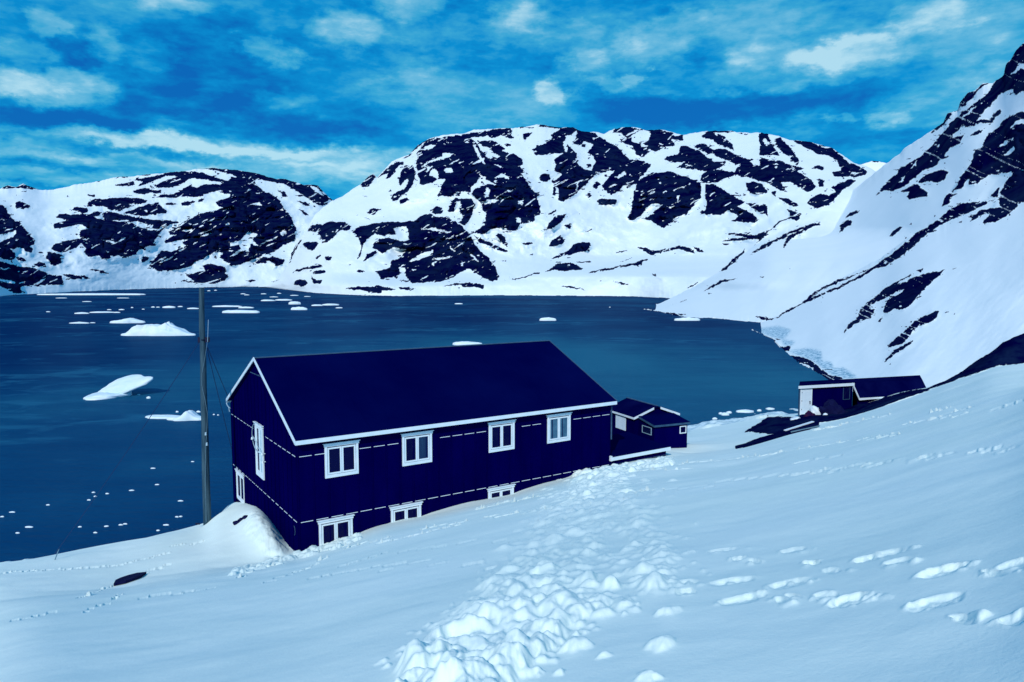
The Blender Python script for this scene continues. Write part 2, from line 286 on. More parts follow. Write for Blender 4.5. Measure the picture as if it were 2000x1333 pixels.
chart(.3, 950, 220, rockmap, 1, '620,210 650,205 650,230 625,230;645,340 680,335 690,355 660,362;345,420 370,395 415,405 420,435 385,460 350,450;430,440 445,430 455,545 438,540;720,580 740,560 855,568 850,600 740,605;690,480 720,450 745,465 720,500 700,495;650,540 680,515 690,540 665,560;400,670 455,630 460,640 420,670;345,770 400,750 410,715 470,670 530,660 500,700 450,750 390,765;505,735 560,720 540,760 510,750;405,875 420,840 480,800 490,815 520,830 490,860 460,875;415,970 480,920 540,900 560,870 600,850 670,845 680,870 660,900 600,910 540,930 470,950;380,1045 430,1010 470,985 530,975 590,995 630,1020 620,1030 560,1025 510,1035 440,1025;90,1095 200,1080 310,1050 350,1040 360,1050 310,1060 200,1088;580,975 680,970 680,978 590,982;640,1050 740,1025 860,1000 950,985 1020,960 1070,950 1010,985 1020,1000 960,1000 870,1010 760,1040 680,1045;975,875 1040,885 1100,900 1180,890 1250,870 1290,875 1350,890 1360,920 1300,905 1260,890 1180,905 1100,920 1070,935 1045,910;1340,875 1410,895 1420,910 1380,905;830,920 870,900 925,900 880,912;850,980 900,960 970,945 900,968;815,1103 880,1107 930,1130 880,1120;465,1133 540,1130 620,1148 670,1168 600,1152 540,1140;720,1097 780,1100 740,1103;1070,1050 1110,1055 1110,1070')
chart(.3, 950, 220, rockmap, 1, '230,850 300,845 310,855 250,870;275,930 310,920 300,938;75,968 130,965 130,975;60,800 100,790 110,830 140,880 110,850;0,850 60,870 140,915 60,895;600,665 620,655 615,668;600,745 625,735;630,790 690,755 690,765 650,785;800,140 840,108 920,90 980,108 1030,113 1130,113 1210,133 1230,160 1280,150 1280,185 1200,175 1230,215 1160,230 1100,260 1060,240 1000,290 980,280 950,220 880,200 870,170 920,170 880,140 850,130;1090,225 1230,195 1225,215 1130,240;1160,310 1180,285 1250,275 1260,220 1300,215 1380,250 1430,290 1470,320 1560,320 1550,350 1500,370 1430,385 1350,370 1250,360 1300,320 1200,330;1350,215 1420,200 1480,245 1500,270 1440,270 1390,250;1400,150 1440,123 1500,140 1560,165 1610,215 1620,250 1570,230 1520,215 1470,180 1420,170;1400,130 1480,118 1560,116 1620,123 1560,135 1480,130;1630,128 1720,143 1680,148;1480,240 1560,240 1640,285 1700,300 1780,350 1833,330 1833,400 1780,450 1720,400 1640,400 1560,430 1500,460 1440,460 1390,445 1400,410 1450,380 1540,370 1640,360 1620,340 1560,310 1490,290;1770,160 1800,130 1833,138 1833,290 1790,280 1800,230 1780,200')
chart(.3, 950, 220, rockmap, 0, '950,150 1010,115 1080,130 1060,180 1000,210 950,190;1000,200 1040,210 1060,220 1010,230;1120,200 1150,205 1140,215;1530,380 1570,335 1630,350 1620,390;920,215 950,230 940,240')
chart(.3, 950, 220, rockmap, 1, '1085,395 1190,385 1250,400 1330,430 1400,460 1395,560 1350,610 1300,670 1260,680 1200,720 1160,750 1130,740 1080,710 1020,695 1080,670 1120,620 1150,605 1110,590 1060,610 1000,680 950,705 915,690 950,620 960,520 990,450 1030,420;1420,470 1480,465 1560,510 1620,550 1680,580 1660,605 1630,610 1740,660 1775,700 1750,725 1680,715 1590,710 1650,680 1580,640 1530,670 1440,670 1390,655 1430,630 1440,600 1430,560;1690,470 1740,450 1800,470 1833,520 1780,540 1720,510;1690,590 1760,595 1833,610 1833,680 1770,650;1660,530 1700,535 1690,545;1550,790 1640,785 1740,800 1833,770 1833,800 1780,830 1740,830 1640,835 1520,845 1600,820 1700,815;1530,855 1590,858 1550,865;1000,300 1040,255 1070,250 1030,290')
chart(.3, 950, 220, rockmap, 0, '1238,540 1257,540 1250,595;1120,455 1140,460 1130,470;1275,490 1290,480 1295,500;1180,610 1215,620 1200,628;1010,515 1030,505 1020,520;1320,455 1335,465 1322,475')
# east end of the middle hill
chart(.325, 1350, 80, rockmap, 1, '410,700 480,720 540,720 600,750 680,770 640,790 720,830 755,890 700,910 640,880 600,850 540,850 580,910 540,900 470,860 400,840 320,820 260,810 300,770 420,760;410,558 470,575 500,640 530,690 480,690 410,690 420,640;500,590 540,583 600,650 650,710 640,760 590,700 550,680 520,640;550,578 600,596 640,603 700,598 760,630 810,650 850,638 900,690 950,740 1000,750 1060,790 1050,810 990,820 940,820 860,820 850,790 900,780 880,720 820,690 760,680 700,650 680,640 650,625;720,770 800,780 800,760 770,750;750,830 800,840 795,880 770,880;840,880 900,860 960,830 1000,840 920,890 850,970 830,990 760,1010 700,980 720,950 780,920 830,930 870,910;330,850 380,870 440,880 440,920 390,930 340,900;480,910 510,900 510,940;520,940 580,950 650,990 620,1000 560,970;0,830 60,860 50,920 20,1000 0,980;570,1010 660,1045 600,1055;1080,718 1090,713 1150,728 1100,730')
chart(.325, 1350, 80, rockmap, 0, '430,600 450,590 470,620 455,640;560,720 580,730 570,745;660,690 700,670 720,700 690,720;500,760 520,755 515,775;350,720 400,740 380,750')
# right hills
chart(.325, 1350, 80, rockmap, 1, '1255,660 1270,625 1310,595 1380,556 1340,595 1290,630;1440,565 1460,530 1500,490 1530,455 1535,425 1580,420 1560,460 1510,510 1470,545;1605,410 1618,355 1650,315 1700,305 1760,255 1800,250 1830,240 1780,262 1720,300 1690,350 1650,390;2000,0 1945,55 1925,105 1885,155 1875,210 1830,245 1780,320 1700,380 1620,440 1560,500 1510,560 1460,620 1400,680 1330,730 1260,760 1240,800 1195,830 1105,940 1170,900 1215,910 1290,870 1350,820 1390,785 1480,750 1490,725 1560,700 1520,690 1560,650 1620,620 1640,570 1570,580 1620,520 1700,500 1740,450 1800,390 1850,330 1930,290 1950,330 2000,295 2000,150 1950,200 1920,205 1980,140 2000,130')
chart(.325, 1350, 80, rockmap, 0, '1620,470 1690,405 1720,395 1660,450;1280,800 1320,770 1370,710 1340,760;1470,640 1500,615 1490,640;1240,860 1290,810 1270,850')
chart(.325, 1350, 80, rockmap, 1, '1640,520 1720,480 1800,470 1850,410 1865,430 1810,490 1740,500 1680,520;1660,580 1730,540 1780,525 1720,565;1370,840 1430,800 1510,775 1550,785 1530,820 1500,855 1420,850 1370,855;1255,910 1330,870 1370,865 1380,890 1420,910 1425,935 1370,940 1320,955 1295,940 1310,910;2040,400 1950,440 1880,480 1850,520 1790,560 1750,640 1700,670 1690,720 1660,770 1610,830 1600,880 1560,915 1630,890 1650,840 1670,830 1670,870 1720,860 1790,810 1850,800 1930,790 1930,810 1880,860 1860,920 1850,1000 1800,1020 1790,1050 1750,1100 1830,1090 1900,1050 2040,920;1795,940 1850,880 1860,890 1840,940;1510,1000 1530,930 1560,920 1605,920 1560,950 1540,985;1195,1292 1260,1240 1350,1160 1420,1120 1490,1070 1560,1010 1640,980 1750,965 1690,990 1830,950 1760,990 1640,1050 1560,1080 1500,1110 1440,1150 1380,1170 1330,1220 1260,1270 1240,1292;890,1160 900,1110 940,1080 975,1085 960,1110 920,1130;920,1070 960,1030 1020,1020 1000,1040 940,1060;1185,1180 1230,1130 1270,1120 1250,1150 1210,1180;1300,1115 1335,1090 1330,1105;1675,1085 1740,1020 1850,1000 1820,1010 1750,1055 1680,1090;1590,1100 1640,1075 1620,1095')
chart(.325, 1350, 80, rockmap, 0, '1850,640 1880,610 1940,585 1910,620;1880,690 1940,630 1945,660 1900,690;1910,530 1960,480 2000,470 2000,490;1820,780 1855,770 1850,790')
chart(.325, 1350, 80, rockmap, 1, '490,1120 530,1085 600,1060 665,1045 640,1090 600,1070 540,1090 500,1130;500,1125 440,1150 400,1180 430,1180 370,1240 420,1200 450,1160;350,1290 430,1230 520,1190 580,1150 680,1115 780,1090 780,1105 700,1130 640,1170 600,1190 560,1250 555,1230 580,1180 500,1215 400,1270;285,1290 330,1245 320,1260;1195,945 1215,935 1205,950;1390,1210 1480,1160 1440,1185;1450,1060 1475,1045 1465,1062')
chart(.375, 1250, 450, rockmap, 1, '230,320 260,290 325,262 260,300;320,325 380,290 420,262 520,250 430,275 360,310;410,220 450,190 510,130 550,97 540,120 500,160 450,210;625,247 655,243 650,252;160,390 250,362 240,370;350,330 380,332 365,340;1540,0 1450,30 1370,90 1290,140 1260,160 1220,190 1130,230 1030,260 950,300 900,330 840,385 760,420 690,470 740,445 830,395 930,352 1020,312 1130,262 1220,205 1290,185 1410,100 1500,20 1560,0;1055,545 1080,500 1140,450 1145,415 1200,370 1270,310 1340,265 1420,225 1400,255 1480,230 1600,205 1560,235 1500,290 1450,340 1410,390 1370,415 1330,410 1280,440 1270,420 1290,370 1240,390 1200,460 1150,475 1110,500;1440,215 1485,200 1460,225;1600,215 1660,190 1640,205;1235,480 1270,445 1250,480;1290,615 1320,570 1380,525 1430,475 1500,440 1555,420 1550,450 1520,480 1450,500 1400,560 1370,590 1330,605;1265,692 1310,640 1370,600 1425,570 1410,600 1350,630 1290,680;1300,700 1320,690 1305,705;1580,435 1610,420 1600,435;1630,440 1650,425 1645,440;940,375 950,372 945,380;775,210 790,190 785,205')
chart(.375, 1250, 450, rockmap, 0, '870,370 960,305 1100,248 1205,200 1120,252 1000,308 900,352;1190,410 1230,380 1290,350 1370,305 1350,330 1280,370 1220,410;1300,350 1380,305 1365,325;1350,265 1415,240 1400,262 1340,285;1270,165 1290,160 1285,178')
chart(.375, 1250, 450, rockmap, 1, '590,535 680,560 740,570 700,580 640,570 595,548;730,600 760,610 790,600 780,630 735,625;770,650 840,660 900,680 960,735 1000,760 1070,775 980,790 920,745 880,705 800,680;60,425 150,430 250,440 200,447 100,440;600,450 700,462 690,472 640,470')
chart(.375, 1250, 450, icemap, 1, '590,510 640,510 720,500 790,520 760,560 740,570 680,555 620,535;740,570 810,580 790,605 750,600;770,630 880,615 945,630 950,680 1000,690 1010,720 1060,715 1140,770 1060,775 1000,755 940,710 900,680 830,655')
chart(.325, 1350, 80, icemap, 1, '1560,910 1605,840 1610,870 1590,915;1770,1040 1810,1000 1840,960 1800,1045;1690,345 1715,315 1720,345 1700,360')

EXT = rockmap[:, 1990:1996].mean(axis=1)
rockmap[:, 1996:] = np.where(EXT > .5, 1, 0)[:, None]
rock_soft = .72*blur(blur(rockmap, .8, 0), .8, 1) + .28*blur(blur(rockmap, 3, 0), 3, 1)
rock_wide = blur(blur(rockmap, 9, 0), 12, 1)
ice_soft = blur(blur(icemap, 2, 0), 2, 1)

def sample(m, px, row):
    x = np.clip(px, 0, RW-1.001); y = np.clip(row, 0, RH-1.001)
    xi = x.astype(int); yi = y.astype(int); fx = x-xi; fy = y-yi
    return (m[yi, xi]*(1-fx)+m[yi, xi+1]*fx)*(1-fy) + (m[yi+1, xi]*(1-fx)+m[yi+1, xi+1]*fx)*fy
def ab_px(a, b):
    # inverse of px_ab
    v = (b*ct - st) / (ct + b*st)
    return CX + F * a * (ct - v*st), CY + F * v

def terrain_material(name, near=False):
    m = bpy.data.materials.new(name); m.use_nodes = True
    nt = m.node_tree; N = nt.nodes; L = nt.links; b = N['Principled BSDF']
    at = N.new('ShaderNodeAttribute'); at.attribute_name = 'rock'
    ai = N.new('ShaderNodeAttribute'); ai.attribute_name = 'ice'
    tc = N.new('ShaderNodeTexCoord')
    def nz(s, d, r=.6):
        n = N.new('ShaderNodeTexNoise'); n.inputs['Scale'].default_value = s; n.inputs['Detail'].default_value = d
        n.inputs['Roughness'].default_value = r; L.new(tc.outputs['Object'], n.inputs[0]); return n
    edge = nz(.35 if not near else 3, 8, .7)
    def ma(op, a, b_, clamp=False):
        n = N.new('ShaderNodeMath'); n.operation = op; n.use_clamp = clamp
        for i, s in enumerate((a, b_)):
            if isinstance(s, (int, float)): n.inputs[i].default_value = s
            else: L.new(s, n.inputs[i])
        return n.outputs[0]
    v = ma('ADD', at.outputs['Fac'], ma('MULTIPLY', ma('SUBTRACT', edge.outputs[0], .5), 1.1))
    mask = ma('MULTIPLY', ma('SUBTRACT', v, .44), 8.0, True)
    rn = nz(.03 if not near else .8, 9, .65)
    rr = N.new('ShaderNodeValToRGB'); L.new(rn.outputs[0], rr.inputs[0])
    e = rr.color_ramp.elements; e[0].position = .40; e[0].color = (.0004, .0009, .036, 1); e[1].position = .70; e[1].color = (.006, .017, .056, 1)
    sn = nz(.012 if not near else .25, 4, .5)
    sr = N.new('ShaderNodeValToRGB'); L.new(sn.outputs[0], sr.inputs[0])
    e = sr.color_ramp.elements; e[0].position = .3; e[0].color = (.82, .89, .90, 1); e[1].position = .7; e[1].color = (.88, .93, .94, 1)
    if near: e[0].color = (.79, .90, .84, 1); e[1].color = (.85, .94, .885, 1)
    inz = nz(1.6, 6, .6)
    ir = N.new('ShaderNodeValToRGB'); L.new(inz.outputs[0], ir.inputs[0])
    e = ir.color_ramp.elements; e[0].position = .40; e[0].color = (.16, .36, .48, 1); e[1].position = .58; e[1].color = (.72, .86, .92, 1)
    m1 = N.new('ShaderNodeMix'); m1.data_type = 'RGBA'; L.new(ai.outputs['Fac'], m1.inputs[0]); L.new(sr.outputs[0], m1.inputs[6]); L.new(ir.outputs[0], m1.inputs[7])
    m2 = N.new('ShaderNodeMix'); m2.data_type = 'RGBA'; L.new(mask, m2.inputs[0]); L.new(m1.outputs[2], m2.inputs[6]); L.new(rr.outputs[0], m2.inputs[7])
    L.new(m2.outputs[2], b.inputs['Base Color'])
    b.inputs['Roughness'].default_value = .85; b.inputs['Specular IOR Level'].default_value = 0
    if near:
        g = nz(28, 5, .7); g2 = nz(2.2, 5, .55)
        bp = N.new('ShaderNodeBump'); bp.inputs['Strength'].default_value = .35; bp.inputs['Distance'].default_value = .012
        L.new(g.outputs[0], bp.inputs['Height'])
        bq = N.new('ShaderNodeBump'); bq.inputs['Strength'].default_value = .22; bq.inputs['Distance'].default_value = .05
        L.new(g2.outputs[0], bq.inputs['Height']); L.new(bp.outputs[0], bq.inputs['Normal'])
        L.new(bq.outputs[0], b.inputs['Normal'])
    else:
        bp = N.new('ShaderNodeBump'); bp.inputs['Strength'].default_value = .28; bp.inputs['Distance'].default_value = 1.5
        L.new(rn.outputs[0], bp.inputs['Height']); L.new(bp.outputs[0], b.inputs['Normal'])
    return m
M_hill = terrain_material('snow_and_rock')
M_near = terrain_material('snow_near', True)

def grid_mesh(name, X, Y, Z, m, attrs, smooth=True):
    nr, nc = X.shape
    me = bpy.data.meshes.new(name)
    me.vertices.add(nr*nc)
    me.vertices.foreach_set('co', np.stack([X, Y, Z], -1).astype(np.float32).ravel())
    i = np.arange(nr*nc).reshape(nr, nc)
    q = np.stack([i[:-1, :-1], i[:-1, 1:], i[1:, 1:], i[1:, :-1]], -1).reshape(-1, 4)
    nq = len(q)
    me.loops.add(nq*4); me.polygons.add(nq)
    me.loops.foreach_set('vertex_index', q.ravel().astype(np.int32))
    me.polygons.foreach_set('loop_start', (np.arange(nq)*4).astype(np.int32))
    me.polygons.foreach_set('loop_total', np.full(nq, 4, np.int32))
    me.update(calc_edges=True)
    me.polygons.foreach_set('use_smooth', np.full(nq, smooth))
    for k, a in attrs.items():
        at = me.attributes.new(k, 'FLOAT', 'POINT'); at.data.foreach_set('value', a.astype(np.float32).ravel())
    me.materials.append(m)
    o = bpy.data.objects.new(name, me); col.objects.link(o)
    tag(o, kind='structure')
    return o

def cols(lo, hi, step, flo=None, fhi=None, fstep=12):
    c = np.arange(lo, hi+.01, step)
    if flo is not None: c = np.concatenate([np.arange(flo, lo, fstep), c])
    if fhi is not None: c = np.concatenate([c, np.arange(hi+fstep, fhi, fstep)])
    return c
def hill(name, pxs, shore, ridge, dist, gam, nrow, rel, seed, back=.5, lean=False, soft=22, shade_shelves=(), shore_jit=1.1):
    """shore, ridge: (px,row) polylines. dist: (px, metres to ridge). The slope climbs from shore to ridge."""
    sp = np.array(shore); rp = np.array(ridge); dp = np.array(dist)
    srow = np.interp(pxs, sp[:, 0], sp[:, 1]); rrow = np.interp(pxs, rp[:, 0], rp[:, 1])
    stp = pxs[len(pxs)//2+1] - pxs[len(pxs)//2]
    crag = rrow + fbm(pxs/9, pxs*0, 4, seed+50, .6)*1.6
    sm = lambda v, n: blur(v[None], n, 1)[0]
    rrow = sm(rrow, 10); crag = crag - rrow
    srow0 = srow; srow = sm(srow, soft); sdet = srow0 - srow
    rrow = np.minimum(rrow, srow - .6)
    bs = px_ab(pxs, srow)[1]; D0 = H / bs
    D1 = sm(np.maximum(sm(np.interp(pxs, dp[:, 0], dp[:, 1]), 45), D0*1.04), 20)
    t = np.linspace(0, 1, nrow)[:, None]
    row = srow[None]*(1-t) + rrow[None]*t + crag[None]*t**26 + (sdet + shore_jit*fbm(pxs/6, pxs*0, 5, seed+60, .7))[None]*(1-t)**24
    PX = np.broadcast_to(pxs[None], row.shape)
    a, b = px_ab(PX, row)
    D = 1/((1-t**gam)/D0[None] + t**gam/D1[None])        # an even ramp from shore to ridge
    # relief: the whole slope bulges and gullies; rock knobs stand out from the snow
    rk = sample(blur(blur(rockmap, 5, 0), 5, 1), PX, row)
    xs = PX/90; ys = row/60
    n = fbm(xs, ys, 6, seed, .44)*1.15
    if lean:                                   # wind-swept ramps running down to the left
        n = .30*fbm((PX+1.05*row)/60, (PX-row)/200, 4, seed, .5) + .8*fbm((PX+row)/150, (PX-row)/200, 3, seed+4, .4)
    n2 = ridged(PX/26+fbm(PX/40, row/40, 3, seed+9), row/20, 5, seed+20) - .5
    env = np.sin(np.pi*np.clip(t, 0, 1))**.6
    D = D*(1 + rel*env*(n + rk*(-.5 + 1.1*n2)))
    for (px0, row0, rx, ry, amt) in shade_shelves:           # benches invented to shift the snow's shading, mostly darker
        q = np.clip((row0 + ry/2 - row)/ry, 0, 1); q = q*q*(3-2*q)
        D = D*(1 + amt*q*np.exp(-((PX-px0)/rx)**2))
    X = a*D; Y = D; Z = H - b*D
    rmask = sample(rock_soft, PX + 4.0*fbm(PX/9, row/9, 5, seed+3, .65), row + 3.0*fbm(PX/9+40, row/6, 5, seed+5, .65))
    wide = sample(rock_wide, PX, row)
    sp = fbm(PX/8.5+fbm(PX/22, row/14, 3, seed+31)*1.5, row/4.2, 4, seed+101, .55)
    rmask = np.maximum(rmask, np.clip((sp - (.75 - 1.05*np.clip(wide, 0, .38)))*7, 0, .85)*(wide > .03))
    rmask = np.where((rmask > .5) & (wide < .93), rmask - np.clip((fbm(PX/11+33, row/4.5, 4, seed+111, .55) - .52)*7, 0, .75), rmask)
    strk = fbm((PX*.55+row*(1 if not lean else -1.2))/4.6+fbm(PX/30, row/30, 3, seed+41), (row-PX*.5)/26, 4, seed+121, .6)
    rmask = np.where(rmask > .5, rmask - np.clip((strk - .40)*6, 0, .8), rmask)
    rmask = rmask + .26*fbm(PX/3.6, row/2.6, 4, seed+90, .7)*np.clip(4*rmask*(1.15-rmask), 0, 1) - .10*np.clip(fbm(PX/14, row/5, 4, seed+95, .6)*3-.4, 0, 1)*(rmask > .3)
    # rock band of the tide line
    tide = np.clip(1 - (srow[None]-row)/1.2, 0, 1) * np.clip(.9+fbm(pxs/14, pxs*0, 3, seed+77)*1.2, 0, 1)[None]
    rmask = np.maximum(rmask, tide*.9)
    imask = sample(ice_soft, PX, row)
    # skirt under the water, far side of the ridge
    lo = (X[:1]*.995, Y[:1]*.995, Z[:1]*0-4)
    outs = [(X[-1:], Y[-1:], Z[-1:])]
    bX, bY, bZ = [], [], []
    for k in (.08, .25, .6, 1):
        s = 1 + back*k
        bX.append(X[-1:]*s); bY.append(Y[-1:]*s); bZ.append(Z[-1:]*(1-k)*.92 - 6*k - .01*Y[-1:]*k)
    X = np.concatenate([lo[0], X]+bX); Y = np.concatenate([lo[1], Y]+bY); Z = np.concatenate([lo[2], Z]+bZ)
    pad = lambda m: np.concatenate([m[:1], m]+[m[-1:]]*4)
    return grid_mesh(name, X, Y, Z, M_hill, {'rock': pad(rmask), 'ice': pad(imask)})

hill('hills_left', cols(-10, 720, 1.5, -600), [(-600,600),(0,577),(60,575),(150,570),(300,564),(450,561),(560,560),(700,560)],
     [(-600,300),(-300,360),(0,369),(15,363),(32,365),(44,359),(60,365),(78,371),(105,371),(125,366),(158,359),(198,354),(220,347),(253,345),(295,341),(363,334),(390,330),(420,329),(462,332),(500,339),(540,350),(558,350),(594,362),(621,362),(630,374),(642,385),(660,400),(720,440)],
     [(-600,1500),(0,2300),(400,2500),(720,2600)], 1.1, 230, .05, 11)
hill('hills_far', cols(1640, 1760, 3), [(1640,555),(1760,555)], [(1640,330),(1680,322),(1705,314),(1725,317),(1760,330)], [(1640,2600),(1760,2600)], 1.0, 60, .03, 12)
hill('hills_middle', cols(505, 1800, 1.5), [(505,561),(530,562),(600,572),(660,576),(760,579),(960,577),(1100,578),(1280,580),(1300,584),(1800,590)],
     [(505,561),(520,558),(545,545),(565,512),(578,480),(600,445),(615,420),(640,398),(650,391),(670,383),(690,368),(705,360),(720,345),(730,340),(737,346),(752,330),(765,316),(790,305),(800,302),(815,285),(840,270),(865,264),(905,261),(925,254),(960,252),(1000,250),(1030,248),(1050,244),(1065,245),(1090,250),(1120,249),(1135,257),(1160,258),(1180,262),(1200,252),(1225,248),(1245,250),(1260,255),(1290,253),(1320,260),(1335,264),(1370,258),(1400,256),(1430,257),(1460,260),(1490,260),(1520,266),(1545,274),(1575,276),(1600,282),(1625,290),(1650,306),(1670,320),(1690,325),(1740,350),(1800,380)],
     [(505,900),(600,1300),(800,1500),(1300,1600),(1800,1500)], 1.15, 330, .05, 21, shade_shelves=((1270,520,230,45,.35),(800,545,160,30,.15)))
hill('hills_right', cols(1255, 2030, 1.5, None, 2900), [(1255,603.5),(1275,606),(1340,622),(1400,621),(1440,628),(1480,629),(1500,632),(1600,640),(2000,660),(2900,700)],
     [(1255,603),(1262,602),(1300,588),(1334,571),(1370,552),(1405,532),(1440,505),(1470,483),(1490,460),(1512,441),(1560,425),(1620,405),(1650,385),(1700,345),(1730,320),(1758,300),(1765,291),(1790,275),(1820,256),(1842,240),(1850,222),(1870,216),(1875,200),(1890,182),(1905,176),(1920,163),(1940,162),(1960,148),(1965,125),(1975,115),(1985,97),(2000,84),(2100,-20),(2400,-160),(2900,-200)],
     [(1255,390),(1400,600),(1500,800),(1700,780),(2000,560),(2900,520)], 1.0, 420, .030, 31, lean=True, soft=12, shore_jit=3.5, shade_shelves=((1570,478,190,70,.50),(1400,560,120,25,-.10)))
hill('hills_near_right', cols(1466, 2030, 1.5, None, 2900), [(1466,643),(1480,650),(1500,659),(1518,670),(1530,690),(1555,708),(1585,721),(1612,741),(1645,753),(1665,765),(1690,785),(1750,815),(2000,850),(2900,880)],
     [(1466,639),(1480,632),(1505,622),(1535,606),(1560,592),(1600,567),(1650,541),(1720,505),(1760,475),(1810,447),(1850,430),(1900,402),(1960,375),(2030,340),(2300,200),(2900,100)],
     [(1466,240),(1550,300),(1700,330),(2000,300),(2900,260)], 1.0, 330, .028, 41, back=.25, lean=True, soft=5, shore_jit=5)

# ------------------------------------------------------------------ water
def water():
    bm = bmesh.new()
    s = [bm.verts.new(p) for p in ((-4000, 20, 0), (4000, 20, 0), (4000, 5000, 0), (-4000, 5000, 0))]
    bm.faces.new(s)
    m = bpy.data.materials.new('fjord_water'); m.use_nodes = True
    nt = m.node_tree; N = nt.nodes; L = nt.links; b = N['Principled BSDF']
    tc = N.new('ShaderNodeTexCoord')
    def nz(sx, sy, d, r=.55, dist=0):
        mp = N.new('ShaderNodeMapping'); mp.inputs['Scale'].default_value = (sx, sy, 1)
        L.new(tc.outputs['Object'], mp.inputs[0])
        n = N.new('ShaderNodeTexNoise'); n.inputs['Scale'].default_value = 1; n.inputs['Detail'].default_value = d
        n.inputs['Roughness'].default_value = r; n.inputs['Distortion'].default_value = dist
        L.new(mp.outputs[0], n.inputs[0]); return n
    n1 = nz(.012, .010, 5); n2 = nz(.05, .16, 4, .6, .6)
    ad = N.new('ShaderNodeMath'); ad.operation = 'MULTIPLY_ADD'
    L.new(n2.outputs[0], ad.inputs[0]); ad.inputs[1].default_value = .2; L.new(n1.outputs[0], ad.inputs[2])
    r = N.new('ShaderNodeValToRGB'); L.new(ad.outputs[0], r.inputs[0])
    e = r.color_ramp.elements; e[0].position = .46; e[0].color = (.0008, .019, .088, 1); e[1].position = .86; e[1].color = (.012, .118, .205, 1)
    # paler water around one spot out in the fjord, darker away from it
    mp = N.new('ShaderNodeMapping'); mp.inputs['Location'].default_value = (-.05, -1.25, 0); mp.inputs['Scale'].default_value = (.010, .0095, 0)
    L.new(tc.outputs['Object'], mp.inputs[0])
    ln = N.new('ShaderNodeVectorMath'); ln.operation = 'LENGTH'; L.new(mp.outputs[0], ln.inputs[0])
    sh = N.new('ShaderNodeMapRange'); sh.interpolation_type = 'SMOOTHSTEP'; L.new(ln.outputs['Value'], sh.inputs[0])
    sh.inputs[1].default_value = .1; sh.inputs[2].default_value = 1.5; sh.inputs[3].default_value = .21; sh.inputs[4].default_value = -.08
    a2 = N.new('ShaderNodeMath'); a2.operation = 'ADD'; L.new(ad.outputs[0], a2.inputs[0]); L.new(sh.outputs[0], a2.inputs[1]); L.new(a2.outputs[0], r.inputs[0])
    x = e.new(.66); x.color = (.004, .054, .140, 1)
    L.new(r.outputs[0], b.inputs['Base Color'])
    b.inputs['Roughness'].default_value = .35; b.inputs['Specular IOR Level'].default_value = .03
    w = nz(.6, 1.6, 3)
    bp = N.new('ShaderNodeBump'); bp.inputs['Strength'].default_value = .7; bp.inputs['Distance'].default_value = .2
    L.new(w.outputs[0], bp.inputs['Height']); L.new(bp.outputs[0], b.inputs['Normal'])
    # thin slush drifting in loose patches
    n4 = nz(.11, .19, 6, .62, .8); n5 = nz(.022, .03, 2)
    mu = N.new('ShaderNodeMath'); mu.operation = 'MULTIPLY'; L.new(n4.outputs[0], mu.inputs[0]); L.new(n5.outputs[0], mu.inputs[1])
    sm_ = N.new('ShaderNodeMapRange'); L.new(mu.outputs[0], sm_.inputs[0]); sm_.inputs[1].default_value = .29; sm_.inputs[2].default_value = .40; sm_.inputs[3].default_value = 0; sm_.inputs[4].default_value = .5
    mxs = N.new('ShaderNodeMix'); mxs.data_type = 'RGBA'; L.new(sm_.outputs[0], mxs.inputs[0]); L.new(r.outputs[0], mxs.inputs[6]); mxs.inputs[7].default_value = (.02, .15, .26, 1)
    L.new(mxs.outputs[2], b.inputs['Base Color'])
    b.inputs['Specular IOR Level'].default_value = 0
    gl = N.new('ShaderNodeBsdfGlossy'); gl.inputs['Color'].default_value = (.35, .75, 1, 1); gl.inputs['Roughness'].default_value = .16
    L.new(bp.outputs[0], gl.inputs['Normal'])
    ms = N.new('ShaderNodeMixShader'); ms.inputs[0].default_value = .055
    L.new(b.outputs[0], ms.inputs[1]); L.new(gl.outputs[0], ms.inputs[2]); L.new(ms.outputs[0], N['Material Output'].inputs[0])
    o = link('water', bm, m); tag(o, kind='structure')
water()

